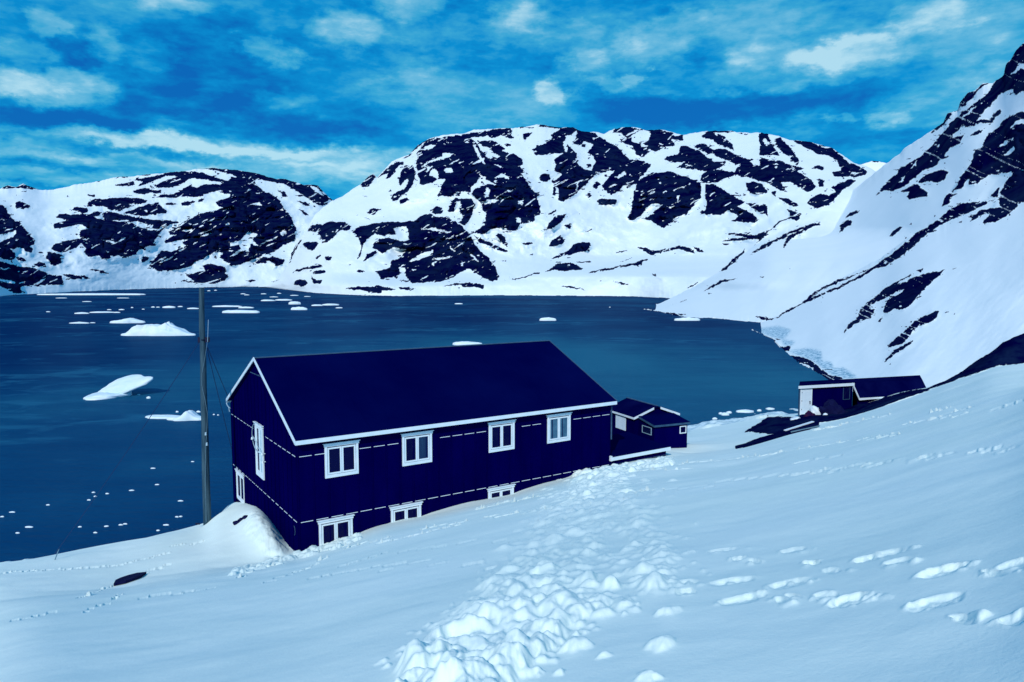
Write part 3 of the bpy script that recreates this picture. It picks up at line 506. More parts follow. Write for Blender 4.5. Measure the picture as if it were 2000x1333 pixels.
# ------------------------------------------------------------------ the near snow slope
def near_ground():
    # knots: px of column, then (metres, photo row) from near to far; after '|' drops in metres
    K = [
     (-900, [(22,1235),(30.5,1240)], [(40,16.6),(60,18)]),
     (-300, [(22.6,1188),(31,1146)], [(40,16.6),(60,18)]),
     (0,    [(23,1166),(31,1098)], [(40,16.6),(60,18)]),
     (230,  [(24,1150),(33,1061)], [(42,16.6),(60,18)]),
     (400,  [(25.5,1112),(34.6,1022)], [(43,16.4),(60,18)]),
     (425,  [(25.8,1109),(33.5,1004)], [(36,12.2),(45,16.4),(60,18)]),
     (455,  [(26,1105),(30,1040),(33,1000)], [(35.5,11.0),(46,16.3),(60,18)]),
     (480,  [(26.3,1102),(29.5,1035),(31.8,998)], [(34.5,10.9),(47,16.0),(60,18)]),
     (505,  [(26.5,1100),(28.6,1036),(30.4,999)], [(32.5,10.4),(48,15),(60,18)]),
     (530,  [(26.9,1092),(28.0,1044),(29.0,1020)], [(31,10.6),(48,14),(60,18)]),
     (555,  [(26.6,1087),(27.6,1080)], [(30,11.0),(48,13),(60,18)]),
     (580,  [(26.2,1090),(27.2,1083)], [(30,10.9),(48,13),(60,18)]),
     (630,  [(27.7,1069)], [(34,10.8),(48,13),(60,18)]),
     (690,  [(28.4,1050)], [(36,10.7),(48,13),(62,18)]),
     (745,  [(29.2,1027)], [(36,10.5),(48,12.6),(62,18)]),
     (820,  [(30.1,1012)], [(38,10.4),(50,12.3),(64,18)]),
     (1000, [(32.7,965)], [(40,10.3),(52,12),(68,18)]),
     (1100, [(34.3,937)], [(42,10.2),(52,11.8),(68,18)]),
     (1190, [(36.0,912)], [(43,10.0),(54,12),(72,17.5)]),
     (1300, [(38.2,892)], [(43,9.9),(52,11.4),(76,17)]),
     (1350, [(40,886)], [(42.5,9.9),(50,11.5),(60,13.2),(80,16.3),(100,18)]),
     (1440, [(40.5,874)], [(43,9.9),(50,11.0),(60,12.6),(83,16.2),(105,18)]),
     (1500, [(41,858)], [(44,9.5),(50,10.1),(60,12.3),(86,16.2),(110,18)]),
     (1560, [(42,838)], [(45,9.2),(52,9.8),(60,11.6),(87,16.2),(110,18)]),
     (1650, [(43,820)], [(46,8.9),(52,9.4),(60,11.2),(88,16.4),(110,18)]),
     (1750, [(43,790)], [(46,7.7),(52,8.3),(62,11),(90,16.4),(110,18)]),
     (1812, [(44,767),(50,759)], [(55,8.3),(66,12),(92,16.6),(110,18)]),
     (1850, [(44,752),(50,746)], [(55,7.9),(66,12),(92,16.6),(110,18)]),
     (1875, [(44,744),(50,732)], [(55,7.6),(66,12),(92,16.6),(110,18)]),
     (1900, [(44,735),(47,733),(50,712)], [(55,7.0),(66,12),(92,16.6),(110,18)]),
     (1936, [(44,722),(46.5,720),(50,690)], [(55,6.4),(66,12),(92,16.6),(110,18)]),
     (1974, [(44,715.5),(46.5,715),(50,660)], [(55,5.6),(66,11.6),(92,16.6),(110,18)]),
     (2000, [(44,713),(46.5,713),(50,649)], [(55,5.2),(66,11.4),(92,16.6),(110,18)]),
     (2300, [(44,668),(46.5,668),(50,590)], [(55,3),(66,9),(92,16.6),(110,18)]),
     (3000, [(44,600),(50,520)], [(55,0),(66,6),(92,14),(110,18)]),
    ]
    Dn = np.concatenate([1/np.linspace(1/1.6, 1/19, 820), np.arange(19.1, 45, .11)]); Df = np.linspace(45.1, 110, 170)
    Ds = np.concatenate([[-6, -2, .4, 1.0, 1.3], Dn, Df])
    kc = []; prof = []
    for px, vis, far in K:
        a = px_ab(px, 900 if not vis else vis[-1][1])[0]
        dd = [-6, 0]; dr = [-.2, 1.7]
        for D, row in vis:
            dd.append(D); dr.append(px_ab(px, row)[1]*D)
        for D, drop in far:
            dd.append(D); dr.append(drop)
        kc.append(a); prof.append(np.interp(Ds, dd, dr))
    kc = np.array(kc); prof = np.array(prof)                    # col x D
    acol = np.concatenate([np.arange(-2.0, -.76, .02), np.arange(-.76, .76, .00105), np.arange(.76, 2.0, .02)])
    # smooth (Catmull-like) interpolation across the columns = linear + blur
    G = np.empty((len(Ds), len(acol)))
    for i in range(len(Ds)): G[i] = np.interp(acol, kc, prof[:, i])
    G1 = blur(G, 9, 1); G2 = blur(G, 60, 1)
    wq = np.clip((Ds-19)/6, 0, 1)[:, None]; G = G1*wq + G2*(1-wq)
    A, DD = np.meshgrid(acol, Ds)
    X = A*DD; Y = DD.copy(); X[:5] = A[:5]*np.maximum(DD[:5], 1.3)
    base = H - G
    # soften the break of slope along the distance
    Z = base.copy()
    env = np.clip(DD/8, 0, 1)
    Z += .10*env*fbm(X/6, Y/4, 4, 5) + .012*fbm(X/1.1, Y/.8, 4, 6)
    # wind ripples (sastrugi)
    Z += .006*ridged(X/2.6+fbm(X/4, Y/4, 3, 8)*.8, Y/.8, 4, 15)
    i0 = 5
    def hz(x, y):
        a = x/y; i = np.interp(y, Ds, np.arange(len(Ds))); j = np.interp(a, acol, np.arange(len(acol)))
        i, j = int(round(i)), int(round(j)); i = min(max(i, 0), len(Ds)-1); j = min(max(j, 0), len(acol)-1)
        return base[i, j]
    def ground_hit(px, row):
        a, b = px_ab(px, row)
        y = 2.0
        j = int(np.clip(np.interp(a, acol, np.arange(len(acol))), 0, len(acol)-1))
        h = base[:, j]; ray = H - b*Ds
        k = np.nonzero((ray[8:] < h[8:]))[0]
        if len(k) == 0: return None
        y = Ds[k[0]+8]
        return a*y, y
    def window(x, y, r):
        i_0 = np.searchsorted(Ds, y-r); i_1 = np.searchsorted(Ds, y+r)+1
        ya = max(y-r, .5)
        lo = min((x-r)/ya, (x-r)/(y+r)); hi = max((x+r)/ya, (x+r)/(y+r))
        j_0 = np.searchsorted(acol, lo); j_1 = np.searchsorted(acol, hi)+1
        return slice(max(i_0, 5), i_1), slice(j_0, j_1)
    rng = random.Random(4)
    # ---- churned trail: chunks of snow kicked out of the slope
    edges = [(918,1168,1208),(940,1125,1222),(965,1095,1236),(1000,1068,1255),(1030,1055,1285),(1060,1040,1305),(1100,1005,1305),(1140,965,1300),(1165,950,1285),(1200,905,1165),(1230,885,1125),(1260,850,1090),(1300,815,1040),(1340,790,1000),(1400,740,940)]
    ER = [e[0] for e in edges]; E0 = [e[1] for e in edges]; E1 = [e[2] for e in edges]
    lump = np.zeros_like(Z)
    def add_lump(x, y, r, hgt, sx=1, ang=0, seed=0, pw=.75):
        if y > 13:
            r = max(r, .07 + .0035*y); hgt = min(hgt, .55*r)
        R = r*max(sx, 1)*1.3
        si, sj = window(x, y, R)
        if si.stop <= si.start or sj.stop <= sj.start: return
        dx = X[si, sj]-x; dy = Y[si, sj]-y
        c, s = math.cos(ang), math.sin(ang)
        u = (dx*c+dy*s)/sx; v = -dx*s+dy*c
        th = np.arctan2(v, u)
        rr = r*(1+.16*np.sin(3*th+seed)+.10*np.sin(5*th+seed*2.3)+.3*(vn(dx/r*1.8+seed*9, dy/r*1.8, 3)-.5))
        q = 1 - (u*u+v*v)/(rr*rr)
        hh = np.where(q > 0, np.clip(q, 0, 1)**pw, 0)*hgt
        lump[si, sj] = np.maximum(lump[si, sj], hh) + (.25 if y < 13 else .05)*np.minimum(lump[si, sj], hh)
    dens = np.zeros_like(Z)
    n = 0
    while n < 4600:
        row = rng.uniform(918, 1400); x0 = np.interp(row, ER, E0); x1 = np.interp(row, ER, E1)
        # two arms above row 1165, one below
        px = x0 + (x1-x0)*rng.random()
        if 1030 < row < 1170:
            mid0, mid1 = np.interp(row, [1030,1090,1170], [1190,1150,1090]), np.interp(row, [1030,1090,1170], [1205,1250,1255])
            if mid0 < px < mid1 and rng.random() < .88: continue
        g = ground_hit(px, row)
        if g is None: continue
        x, y = g
        r = min(.30, .018 + .060*rng.random()**2.4 + (.09*rng.random() if rng.random() < .07 else 0))
        r *= 1 + .018*y
        add_lump(x, y, r, r*rng.uniform(.38, .82), rng.uniform(1, 1.9), rng.uniform(0, 3.1), rng.uniform(0, 6))
        n += 1
    for (px, row, rp) in [(880,1215,16),(905,1222,20),(930,1225,26),(960,1228,24),(865,1225,18),(1010,1245,20),(1125,1272,27),(1290,1270,24),(835,1290,26),(870,1285,30),(800,1320,20),(890,1310,18),(1100,1035,16),(1120,1040,18),(1085,1055,15),(1095,1150,24),(1080,1160,20),(1150,1160,20),(1190,1155,20),(1290,1100,16),(1310,1100,15),(985,1070,16),(1200,1095,14),(1255,1150,18),(1240,1200,14),(1215,1195,20),(1180,1210,18),(1300,1205,20),(1320,1200,14),(960,1290,22),(1000,1275,18),(1265,1333,22),(1180,1290,14)]:
        g = ground_hit(px, row)
        if g is None: continue
        x, y = g; r = rp*y/F*1.15
        add_lump(x, y, r, r*.50, rng.uniform(1, 1.4), rng.uniform(0, 3), px)
    # snow clods thrown aside along the trail and mid-slope
    for i in range(260):
        row = rng.uniform(925, 1333); x0 = np.interp(row, ER, E0); x1 = np.interp(row, ER, E1)
        px = rng.choice([x0 - abs(rng.gauss(0, 22)), x1 + abs(rng.gauss(0, 30))])
        g = ground_hit(px, row)
        if g: add_lump(g[0], g[1], rng.uniform(.02, .06), rng.uniform(.015, .05), 1.2, rng.random()*3, i)
    # ---- footprints
    pits = np.zeros_like(Z)
    def pit(px, row, w, h, ang=0, depth=None):
        g = ground_hit(px, row)
        if g is None: return
        x, y = g
        s = y/F
        hw = w*s/2
        # height on screen of the far wall tells the pit depth
        dep = depth if depth else min(.15, max(.04, h*s*.62))
        dep *= 1 + .03*y
        if px < 440 and y > 22: dep = min(dep, .07)
        ln = max(.13, hw*.55)
        R = max(hw, ln)*1.5
        si, sj = window(x, y, R)
        dx = X[si, sj]-x; dy = Y[si, sj]-y
        c, s_ = math.cos(ang), math.sin(ang)
        u = (dx*c+dy*s_)/hw; v = (-dx*s_+dy*c)/ln
        nn = .9*(vn(dx*7+px, dy*7+row, 7)-.5) + .5*(vn(dx*19+px, dy*19+row, 8)-.5)
        q = np.abs(u)**2.4+np.abs(v)**2.4 + nn
        edge = np.clip((1.15-q)/.95, 0, 1); edge = edge*edge*(3-2*edge)
        prof_ = np.clip(.35 + .65*(v+1)/2*1.1, 0, 1)
        pits[si, sj] = np.minimum(pits[si, sj], -dep*edge*prof_)
        rim = np.exp(-((q-1.25)/.35)**2)*np.clip(v+.2, 0, 1)*(1+3*nn)
        lump[si, sj] = np.maximum(lump[si, sj], rim*dep*.25)
        for k in range(3 if y < 14 else 0):
            add_lump(x+rng.uniform(-1.2, 1.3)*hw, y-ln*rng.uniform(-.9, 1.7), rng.uniform(.015, .055)*(1+.02*y), rng.uniform(.008, .035), 1.3, rng.random()*3, k+px)
    R8 = [(330,510,180,26),(410,560,110,50),(710,505,150,26),(815,580,90,70),(1190,540,270,60),(1300,585,150,30),(1550,640,270,70),(1830,650,70,20),(1960,600,150,50),(380,690,250,52),(690,705,250,52),(440,790,280,60),(1040,800,240,70),(890,775,120,36),(1510,810,300,70),(1970,910,140,60),(1670,905,90,22),(120,700,130,50),(110,755,110,50),(640,800,60,25),(720,778,60,20),(500,575,60,30),(930,630,90,20)]
    for (cx, cy, w, h) in R8: pit(1300+cx*.35, 900+cy*.35, w*.35, h*.35, rng.uniform(-.15, .15))
    R7 = [(100,572,110,22),(225,562,130,26),(330,572,110,24),(500,572,120,24),(620,592,110,28),(490,445,120,22),(670,442,90,22),(760,447,90,26),(40,430,60,20),(40,610,90,20),(430,1080,0,0),(560,560,60,20),(960,262,110,24),(980,290,100,20),(1340,228,60,24),(160,500,130,16),(250,490,120,16),(340,475,90,14)]
    for (cx, cy, w, h) in R7:
        if w: pit(740+cx*.35, 900+cy*.35, w*.35, h*.35, rng.uniform(-.2, .2))
    def track(p0, p1, nstep, w, h, jit=3):
        for k in range(nstep):
            t = (k + .5)/nstep
            pit(p0[0]+(p1[0]-p0[0])*t+rng.uniform(-jit, jit), p0[1]+(p1[1]-p0[1])*t+rng.uniform(-1.5, 1.5), w*rng.uniform(.8, 1.6), h*rng.uniform(1.0, 1.7), rng.uniform(-.3, .3))
    track((1220,968),(1300,955), 3, 26, 7); track((1300,958),(1400,952), 4, 24, 6); track((1400,942),(1640,925), 8, 32, 9)
    track((1560,930),(1740,905), 6, 34, 9); track((1220,925),(1350,915), 5, 22, 5); track((1290,912),(1440,895), 6, 22, 5)
    track((1430,897),(1660,862), 9, 24, 6); track((1560,905),(1650,893), 3, 30, 8); track((1590,843),(1740,812), 6, 20, 5)
    track((1680,860),(1760,848), 4, 24, 6); track((1815,803),(1900,796), 4, 22, 5); track((1760,828),(1890,808), 5, 22, 5)
    track((1795,893),(1860,884), 3, 28, 8); track((1895,880),(1985,871), 3, 34, 9); track((1940,800),(2000,785), 3, 24, 6)
    track((925,995),(1070,965), 6, 22, 7); track((950,1008),(1035,1000), 4, 24, 8); track((815,1035),(910,1018), 5, 20, 7)
    track((740,1062),(900,1022), 8, 18, 5); track((570,1085),(740,1058), 8, 18, 6); track((660,1110),(760,1078), 5, 18, 6)
    track((460,1130),(560,1092), 6, 18, 6); track((520,1143),(640,1090), 7, 18, 6); track((600,1135),(690,1118), 4, 18, 6)
    track((680,1120),(790,1100), 5, 20, 6); track((0,1120),(240,1104), 14, 16, 4); track((240,1104),(330,1080), 6, 14, 5); track((270,1170),(420,1150), 7, 18, 6)
    track((330,1068),(400,1062), 4, 12, 4); track((160,1200),(240,1165), 6, 12, 7); track((150,1175),(230,1138), 8, 9, 8, 5); track((20,1215),(110,1196), 5, 14, 7); track((260,1130),(330,1100), 5, 14, 5)
    track((1650,1180),(1700,1170), 2, 24, 8)
    # broken bank of snow along the wall's right end
    for i in range(150):
        px = rng.uniform(1120, 1310); row = 918 - (px-1190)*.17 + rng.uniform(-3, 14)
        g = ground_hit(px, row)
        if g: add_lump(g[0], g[1], rng.uniform(.08, .24), rng.uniform(.05, .20), 1.3, rng.random()*3, i)
    for i in range(90):
        px = rng.uniform(455, 700); row = np.interp(px, [455,560,700], [1118,1092,1052]) + rng.uniform(-3, 7)
        g = ground_hit(px, row)
        if g: add_lump(g[0], g[1], rng.uniform(.05, .14), rng.uniform(.03, .10), 1.6, rng.random()*3, i)
    # crumbling face of the mound beside the gable
    for i in range(170):
        t = rng.random(); px = 492 + 60*t + rng.uniform(-14, 6); row = 1008 + 66*t**1.1 + rng.uniform(-4, 22)
        g = ground_hit(px, row)
        if g: add_lump(g[0], g[1], rng.uniform(.06, .16), rng.uniform(.02, .05), 1.3, rng.random()*3, i)
    lump = np.minimum(lump*(1.15 + np.clip((DD-9)/16, 0, 1)*.55), .34)
    lump = lump + .10*lump*fbm(X/.05, Y/.05, 3, 35)
    wn_ = np.clip((DD-13)/5, 0, 1); lump = blur(blur(lump, 1.0, 0), 1.2, 1)*(1-wn_) + lump*wn_
    swell = blur(blur(np.minimum(lump, .1), 7, 0), 7, 1)
    Z += lump + .66*pits + swell*(.7 + 1.3*fbm(X/.45, Y/.45, 3, 37))
    tr = np.clip(lump/.05, 0, 1)
    Z += tr*.016*fbm(X/.06, Y/.06, 4, 33) + np.clip(-pits/.05, 0, 1)*.012*fbm(X/.05, Y/.05, 3, 34)
    # shoreline lumps of ice foot
    Z += np.where((Z < 1.6) & (Z > -.6), .5*np.clip(fbm(X/2.2, Y/2.2, 4, 61), -.3, 1), 0)
    # bare rock: the ledge at the right and the ground round the shed
    PXX, ROW = ab_px(A, np.where(DD > 1, (H-base)/np.maximum(DD, .5), 1))
    rm = np.zeros((RH, RW))
    for poly in GROUND_ROCK: fill(rm, poly, 1)
    rm = blur(blur(rm, 1, 0), 1, 1)
    rmask = sample(rm, PXX + 2.2*fbm(X/.8, Y/.8, 4, 71), ROW + 1.5*fbm(X/.8+9, Y/.8, 4, 72))
    rmask = np.where(DD > 43.6-(PXX < 1600)*5.6, rmask, 0)
    rmask = np.where((DD > 58) & (DD < 200) & (PXX > 1600), 1, rmask)
    rk = np.clip(rmask, 0, 1)
    Z += rk*(.30*ridged(X/1.6, Y/1.6, 5, 81) - .12)*np.clip((DD-40)/4, 0, 1)
    ic = np.clip((1.0-np.abs(Z-.4))/1.0, 0, 1)*.8
    o = grid_mesh('snow_ground', X, Y, Z, M_near, {'rock': rmask, 'ice': ic})
    return ground_hit, hz, (Ds, acol, Z)
GROUND_ROCK = [
  [(1812,760),(1850,745),(1872,732),(1899,710),(1936,688),(1974,658),(2000,646),(2190,520),(2190,655),(2000,714),(1951,716),(1917,729),(1880,742),(1835,757),(1780,782),(1740,796),(1690,812),(1650,820),(1600,836),(1562,847),(1514,865),(1470,873),(1437,877),(1437,873),(1480,858),(1516,848),(1452,847),(1470,836),(1500,817),(1530,816),(1560,817),(1640,800),(1700,785),(1760,768)],
]
ground_hit, hz, GZ = near_ground()
def gz(x, y):
    Ds, acol, Z = GZ
    i = np.interp(y, Ds, np.arange(len(Ds))); j = np.interp(x/y, acol, np.arange(len(acol)))
    i0, j0 = int(i), int(j); fi, fj = i-i0, j-j0
    i1, j1 = min(i0+1, len(Ds)-1), min(j0+1, len(acol)-1)
    return (Z[i0, j0]*(1-fi)+Z[i1, j0]*fi)*(1-fj)+(Z[i0, j1]*(1-fi)+Z[i1, j1]*fi)*fj
def pt(px, row, Y):
    a, b = px_ab(px, row); return Vector((a*Y, Y, H-b*Y))
# ================================================================== OBJECTS
def smooth_fix(): pass

def wmap(face):
    """(s along wall, out from wall, z) -> local coordinates of the building"""
    if face == 'front': return lambda s, o, z: (s, -o, z)
    return lambda s, o, z: (-o, s, z)
def wbox(bm, face, s0, s1, o0, o1, z0, z1, oy=0, ox=0):
    f = wmap(face)
    a = f(s0, o0, z0); b = f(s1, o1, z1)
    box(bm, min(a[0], b[0])+ox, max(a[0], b[0])+ox, min(a[1], b[1])+oy, max(a[1], b[1])+oy, z0, z1)

def window(parent, face, s0, s1, z0, z1, panes=2, pane_mats=None, cw=.09, ox=0, oy=0, transom=None, name='window', label=None):
    k = dict(ox=ox, oy=oy)
    bm = bmesh.new()
    wbox(bm, face, s0, s0+cw, .0, .055, z0+.02, z1-.12, **k); wbox(bm, face, s1-cw, s1, .0, .055, z0+.02, z1-.12, **k)
    wbox(bm, face, s0, s1, .0, .05, z0-.03, z0+.02, **k); wbox(bm, face, s0+cw, s1-cw, .0, .05, z0+.02, z0+cw, **k)
    wbox(bm, face, s0-.03, s1+.03, .0, .075, z1-.12, z1-.015, **k); wbox(bm, face, s0-.07, s1+.07, .0, .11, z1-.015, z1+.02, **k)
    win = link(name, bm, M_white, parent)
    if label: win['label'] = label
    a0, a1, b0, b1 = s0+cw+.02, s1-cw-.02, z0+cw+.015, z1-.165
    wd = (a1-a0)/panes; fr = min(.065, wd*.16)
    for i in range(panes):
        x0, x1 = a0+i*wd+(.006 if i else 0), a0+(i+1)*wd-(.006 if i < panes-1 else 0)
        bm = bmesh.new()
        wbox(bm, face, x0, x0+fr, .0, .035, b0, b1, **k); wbox(bm, face, x1-fr, x1, .0, .035, b0, b1, **k)
        wbox(bm, face, x0+fr, x1-fr, .0, .035, b0, b0+fr, **k); wbox(bm, face, x0+fr, x1-fr, .0, .035, b1-fr, b1, **k)
        if transom: wbox(bm, face, x0+fr, x1-fr, .0, .032, transom-.03, transom+.03, **k)
        link('sash', bm, M_white, win)
        bm = bmesh.new(); wbox(bm, face, x0+fr-.004, x1-fr+.004, .002, .014, b0+fr-.004, b1-fr+.004, **k)
        link('pane', bm, (pane_mats or [M_glass]*9)[i], win)
    return win

# ---------------------------------------------------------------- the long house
HX, HY, HANG, HL, HW = -8.279, 27.189, rad(90-56.2955), 15.95, 10.84
ZB = 5.3
def main_house():
    r = empty('house', (HX, HY, ZB), HANG)
    tag(r, 'long two storey dark navy house with white trim, half sunk in the snow slope', 'house')
    e = 9.74-ZB; rz = 12.38-ZB; lo = -1.6; mid = HW/2
    bm = bmesh.new()
    prof = [(0, 0, lo), (0, HW, lo), (0, HW, e), (0, mid, rz), (0, 0, e)]
    prism(bm, prof, (HL, 0, 0))
    # board battens, every .6 m
    n = int(HL/.605)
    for i in range(n+1):
        s = .02 + i*(HL-.06)/n; box(bm, s, s+.04, -.018, -.001, lo, e)
    n = int(HW/.6)
    for i in range(n+1):
        s = .02 + i*(HW-.08)/n
        top = e + (rz-e)*(1-abs(s+.02-mid)/mid) - .05
        box(bm, -.03, -.001, s, s+.045, lo, top)
    for s, t in ((0, -1), (HL, 1)):                     # corner boards
        pass
    link('wall', bm, M_wall, r)
    # roof: two slabs, thin felt with a little overhang
    bm = bmesh.new(); ov = .30; go = .13; th = .10
    sl = (12.52-9.88)/(mid+ov)
    zt, ze = 12.52-ZB, 9.88-ZB
    prism(bm, [(-go, mid, zt), (-go, -ov, ze), (-go, -ov, ze-th), (-go, mid, zt-th), (-go, HW+ov, ze-th), (-go, HW+ov, ze)], (HL+2*go, 0, 0))
    for i in range(1, 16):                               # felt laps running down the slope
        x = i*(HL/16.0)
        prism(bm, [(x, -ov+.01, ze+.001), (x+.03, -ov+.01, ze+.001), (x+.03, -ov+.01, ze+.010), (x, -ov+.01, ze+.010)], (0, mid+ov-.02, zt-ze-.008))
    rf = link('roof', bm, M_roof, r)
    bm = bmesh.new(); box(bm, -go, HL+go, mid-.07, mid+.07, zt-.015, zt+.025); link('ridge_cap', bm, M_grey, rf)
    # eave fascia
    bm = bmesh.new(); box(bm, -go-.005, HL+go+.005, -ov-.03, -ov, ze-.175, ze-.012); link('fascia', bm, M_white, r)
    bm = bmesh.new(); box(bm, -go-.005, HL+go+.005, HW+ov, HW+ov+.03, ze-.175, ze-.012); link('fascia', bm, M_white, r)
    for xo, m in ((-go-.03, M_white), (HL+go, M_grey)):
        for sgn in (0, 1):
            y0 = -ov-.03 if sgn == 0 else HW+ov+.03
            bm = bmesh.new()
            zz = ze - .03*sl
            prism(bm, [(xo, y0, zz+.035), (xo, mid, zt+.035), (xo, mid, zt-.12), (xo, y0, zz-.13)], (.03, 0, 0))
            link('bargeboard', bm, m, r)
    bm = bmesh.new(); box(bm, -.0, HL, -ov, -.02, ze-.16, ze-.13); link('soffit', bm, M_wall, r)
    # drip flashings between the board courses: short strips, broken at the battens
    def flash(face, z, length, dz=.022, m=M_white, gap=.13, skip=()):
        bm = bmesh.new(); n = int(length/.605); st_ = (length-.06)/n
        for i in range(n):
            a = .02 + i*st_ + .08; b = a + st_ - gap
            if any(q0 < (a+b)/2 < q1 for q0, q1 in skip): continue
            wbox(bm, face, a, b, .0, .024, z-dz/2, z+dz/2)
        k0 = len(bm.faces); wbox(bm, face, .03, length-.03, -.002, .012, z-.015, z+.015); bm.faces.ensure_lookup_table()
        for f_ in bm.faces[k0:]: f_.material_index = 1
        link('drip_flashing', bm, m, r).data.materials.append(M_wall)
    flash('front', 9.17-ZB, HL, skip=((1.0, 2.6), (4.3, 5.9), (8.55, 10.2), (11.85, 13.45)))
    flash('front', 6.575-ZB, HL)
    flash('gable', 9.17-ZB, HW, dz=.022, skip=((4.55, 6.15),), gap=.2)
    flash('gable', 6.575-ZB, HW, dz=.022, gap=.2)
    bm = bmesh.new()
    for a in (4.45, 5.05, 5.65, 6.15): wbox(bm, 'gable', a, a+.48, 0, .03, 11.74-ZB, 11.77-ZB)
    wbox(bm, 'gable', 4.46, 6.6, 0, .012, 11.75-ZB, 11.76-ZB)
    link('drip_flashing', bm, M_grey, r)
    # windows
    for i, s in enumerate((1.10, 4.42, 8.68, 11.96)):
        pm = [M_glass, M_glass] if i < 3 else [M_room, M_room]
        if i == 1: pm = [M_glass, M_room2]
        window(r, 'front', s, s+1.38, 8.20-ZB, 9.54-ZB, 2, pm)
    for s in (.80, 3.87, 8.64):
        window(r, 'front', s, s+1.38, 5.12-ZB, 6.50-ZB, 2)
    window(r, 'gable', 8.45, 9.95, 5.05-ZB, 6.50-ZB, 2)
    # tall glazed door high on the gable
    d = window(r, 'gable', 4.72, 5.98, 7.18-ZB, 9.56-ZB, 2, [M_curt, M_glass], cw=.15, transom=8.25-ZB, name='door')
    # service cable looped round the door, its insulators and the eave bracket
    c0 = Vector((-.08, 5.75, 8.95-ZB)); pts = []
    for k in range(25):
        t = math.pi*(.35+1.25*k/24); pts.append((-.10, c0.y - .95*math.cos(t)+.35, c0.z + .62*math.sin(t)))
    pts = [(-.10, 5.35+.95*math.cos(t), 8.95-ZB+.66*math.sin(t)) for t in [math.pi*(.62-1.2*k/24) for k in range(25)]]
    bm = bmesh.new(); tube(bm, pts, .014, n=5)
    tube(bm, [(-.12, 6.1, 8.9-ZB), (-.13, 5.2, 8.55-ZB), (-.12, 4.45, 8.30-ZB)], .012, n=5); link('service_cable', bm, M_cable, r)
    for y, z in ((6.15, 8.78), (4.45, 8.40), (4.42, 8.05)):
        bm = bmesh.new(); tube(bm, [(-.02, y, z-ZB), (-.14, y, z-ZB)], .02, n=6); tube(bm, [(-.14, y, z-ZB-.05), (-.14, y, z-ZB+.06)], .05, .035, n=8); link('insulator', bm, M_white, r)
    bm = bmesh.new(); tube(bm, [(-.05, HW-.02, 9.45-ZB), (-.05, HW+.55, 9.50-ZB), (-.05, HW+.75, 9.62-ZB)], .025, n=6); tube(bm, [(-.05, HW+.3, 9.47-ZB), (-.05, HW+.1, 9.25-ZB)], .018, n=6); link('cable_bracket', bm, M_cable, r)
    bm = bmesh.new()
    tube(bm, [(-.03, .45+.12*math.cos(t), 6.15-ZB+.18*math.sin(t)) for t in [math.pi*(.4+1.1*k/10) for k in range(11)]], .010, n=5); link('cable_loop', bm, M_grey, r)
    # low lean-to wing continuing the front wall
    zt2 = 6.97-ZB
    bm = bmesh.new(); box(bm, HL+.01, 19.95, .0, 3.0, lo, zt2-.12)
    for i in range(7): box(bm, HL+.3+i*.6, HL+.34+i*.6, -.018, -.001, lo, zt2-.2)
    w = link('lean_to_wall', bm, M_wall, r)
    bm = bmesh.new(); prism(bm, [(HL+.02, -.12, zt2), (HL+.02, -.12, zt2-.1), (HL+.02, 3.1, zt2+.13), (HL+.02, 3.1, zt2+.23)], (4.12, 0, 0)); link('lean_to_roof', bm, M_roof, r)
    bm = bmesh.new(); box(bm, HL-.02, 20.15, -.155, -.122, zt2-.19, zt2-.01); box(bm, HL-.06, HL+.03, -.158, -.02, zt2-.20, zt2+.06); link('lean_to_fascia', bm, M_white, r)
    bm = bmesh.new()
    for i in range(7): box(bm, HL+.05+i*.6, HL+.55+i*.6, -.028, .0, 6.52-ZB, 6.545-ZB)
    link('lean_to_flashing', bm, M_grey, r)
    bm = bmesh.new(); box(bm, HL+.02, HL+.07, -.05, -.0, zt2+.9, 9.55-ZB); link('downpipe', bm, M_grey, r)
M_room2 = mat('half_drawn_curtain', (.003, .012, .07), .8, .1, (1.2, 1.2, .2), None, (.02, .07, .14))
M_curt = mat('net_curtain', (.30, .46, .56), .8, .1, (3, 3, 3), None, (.55, .70, .78))
main_house()

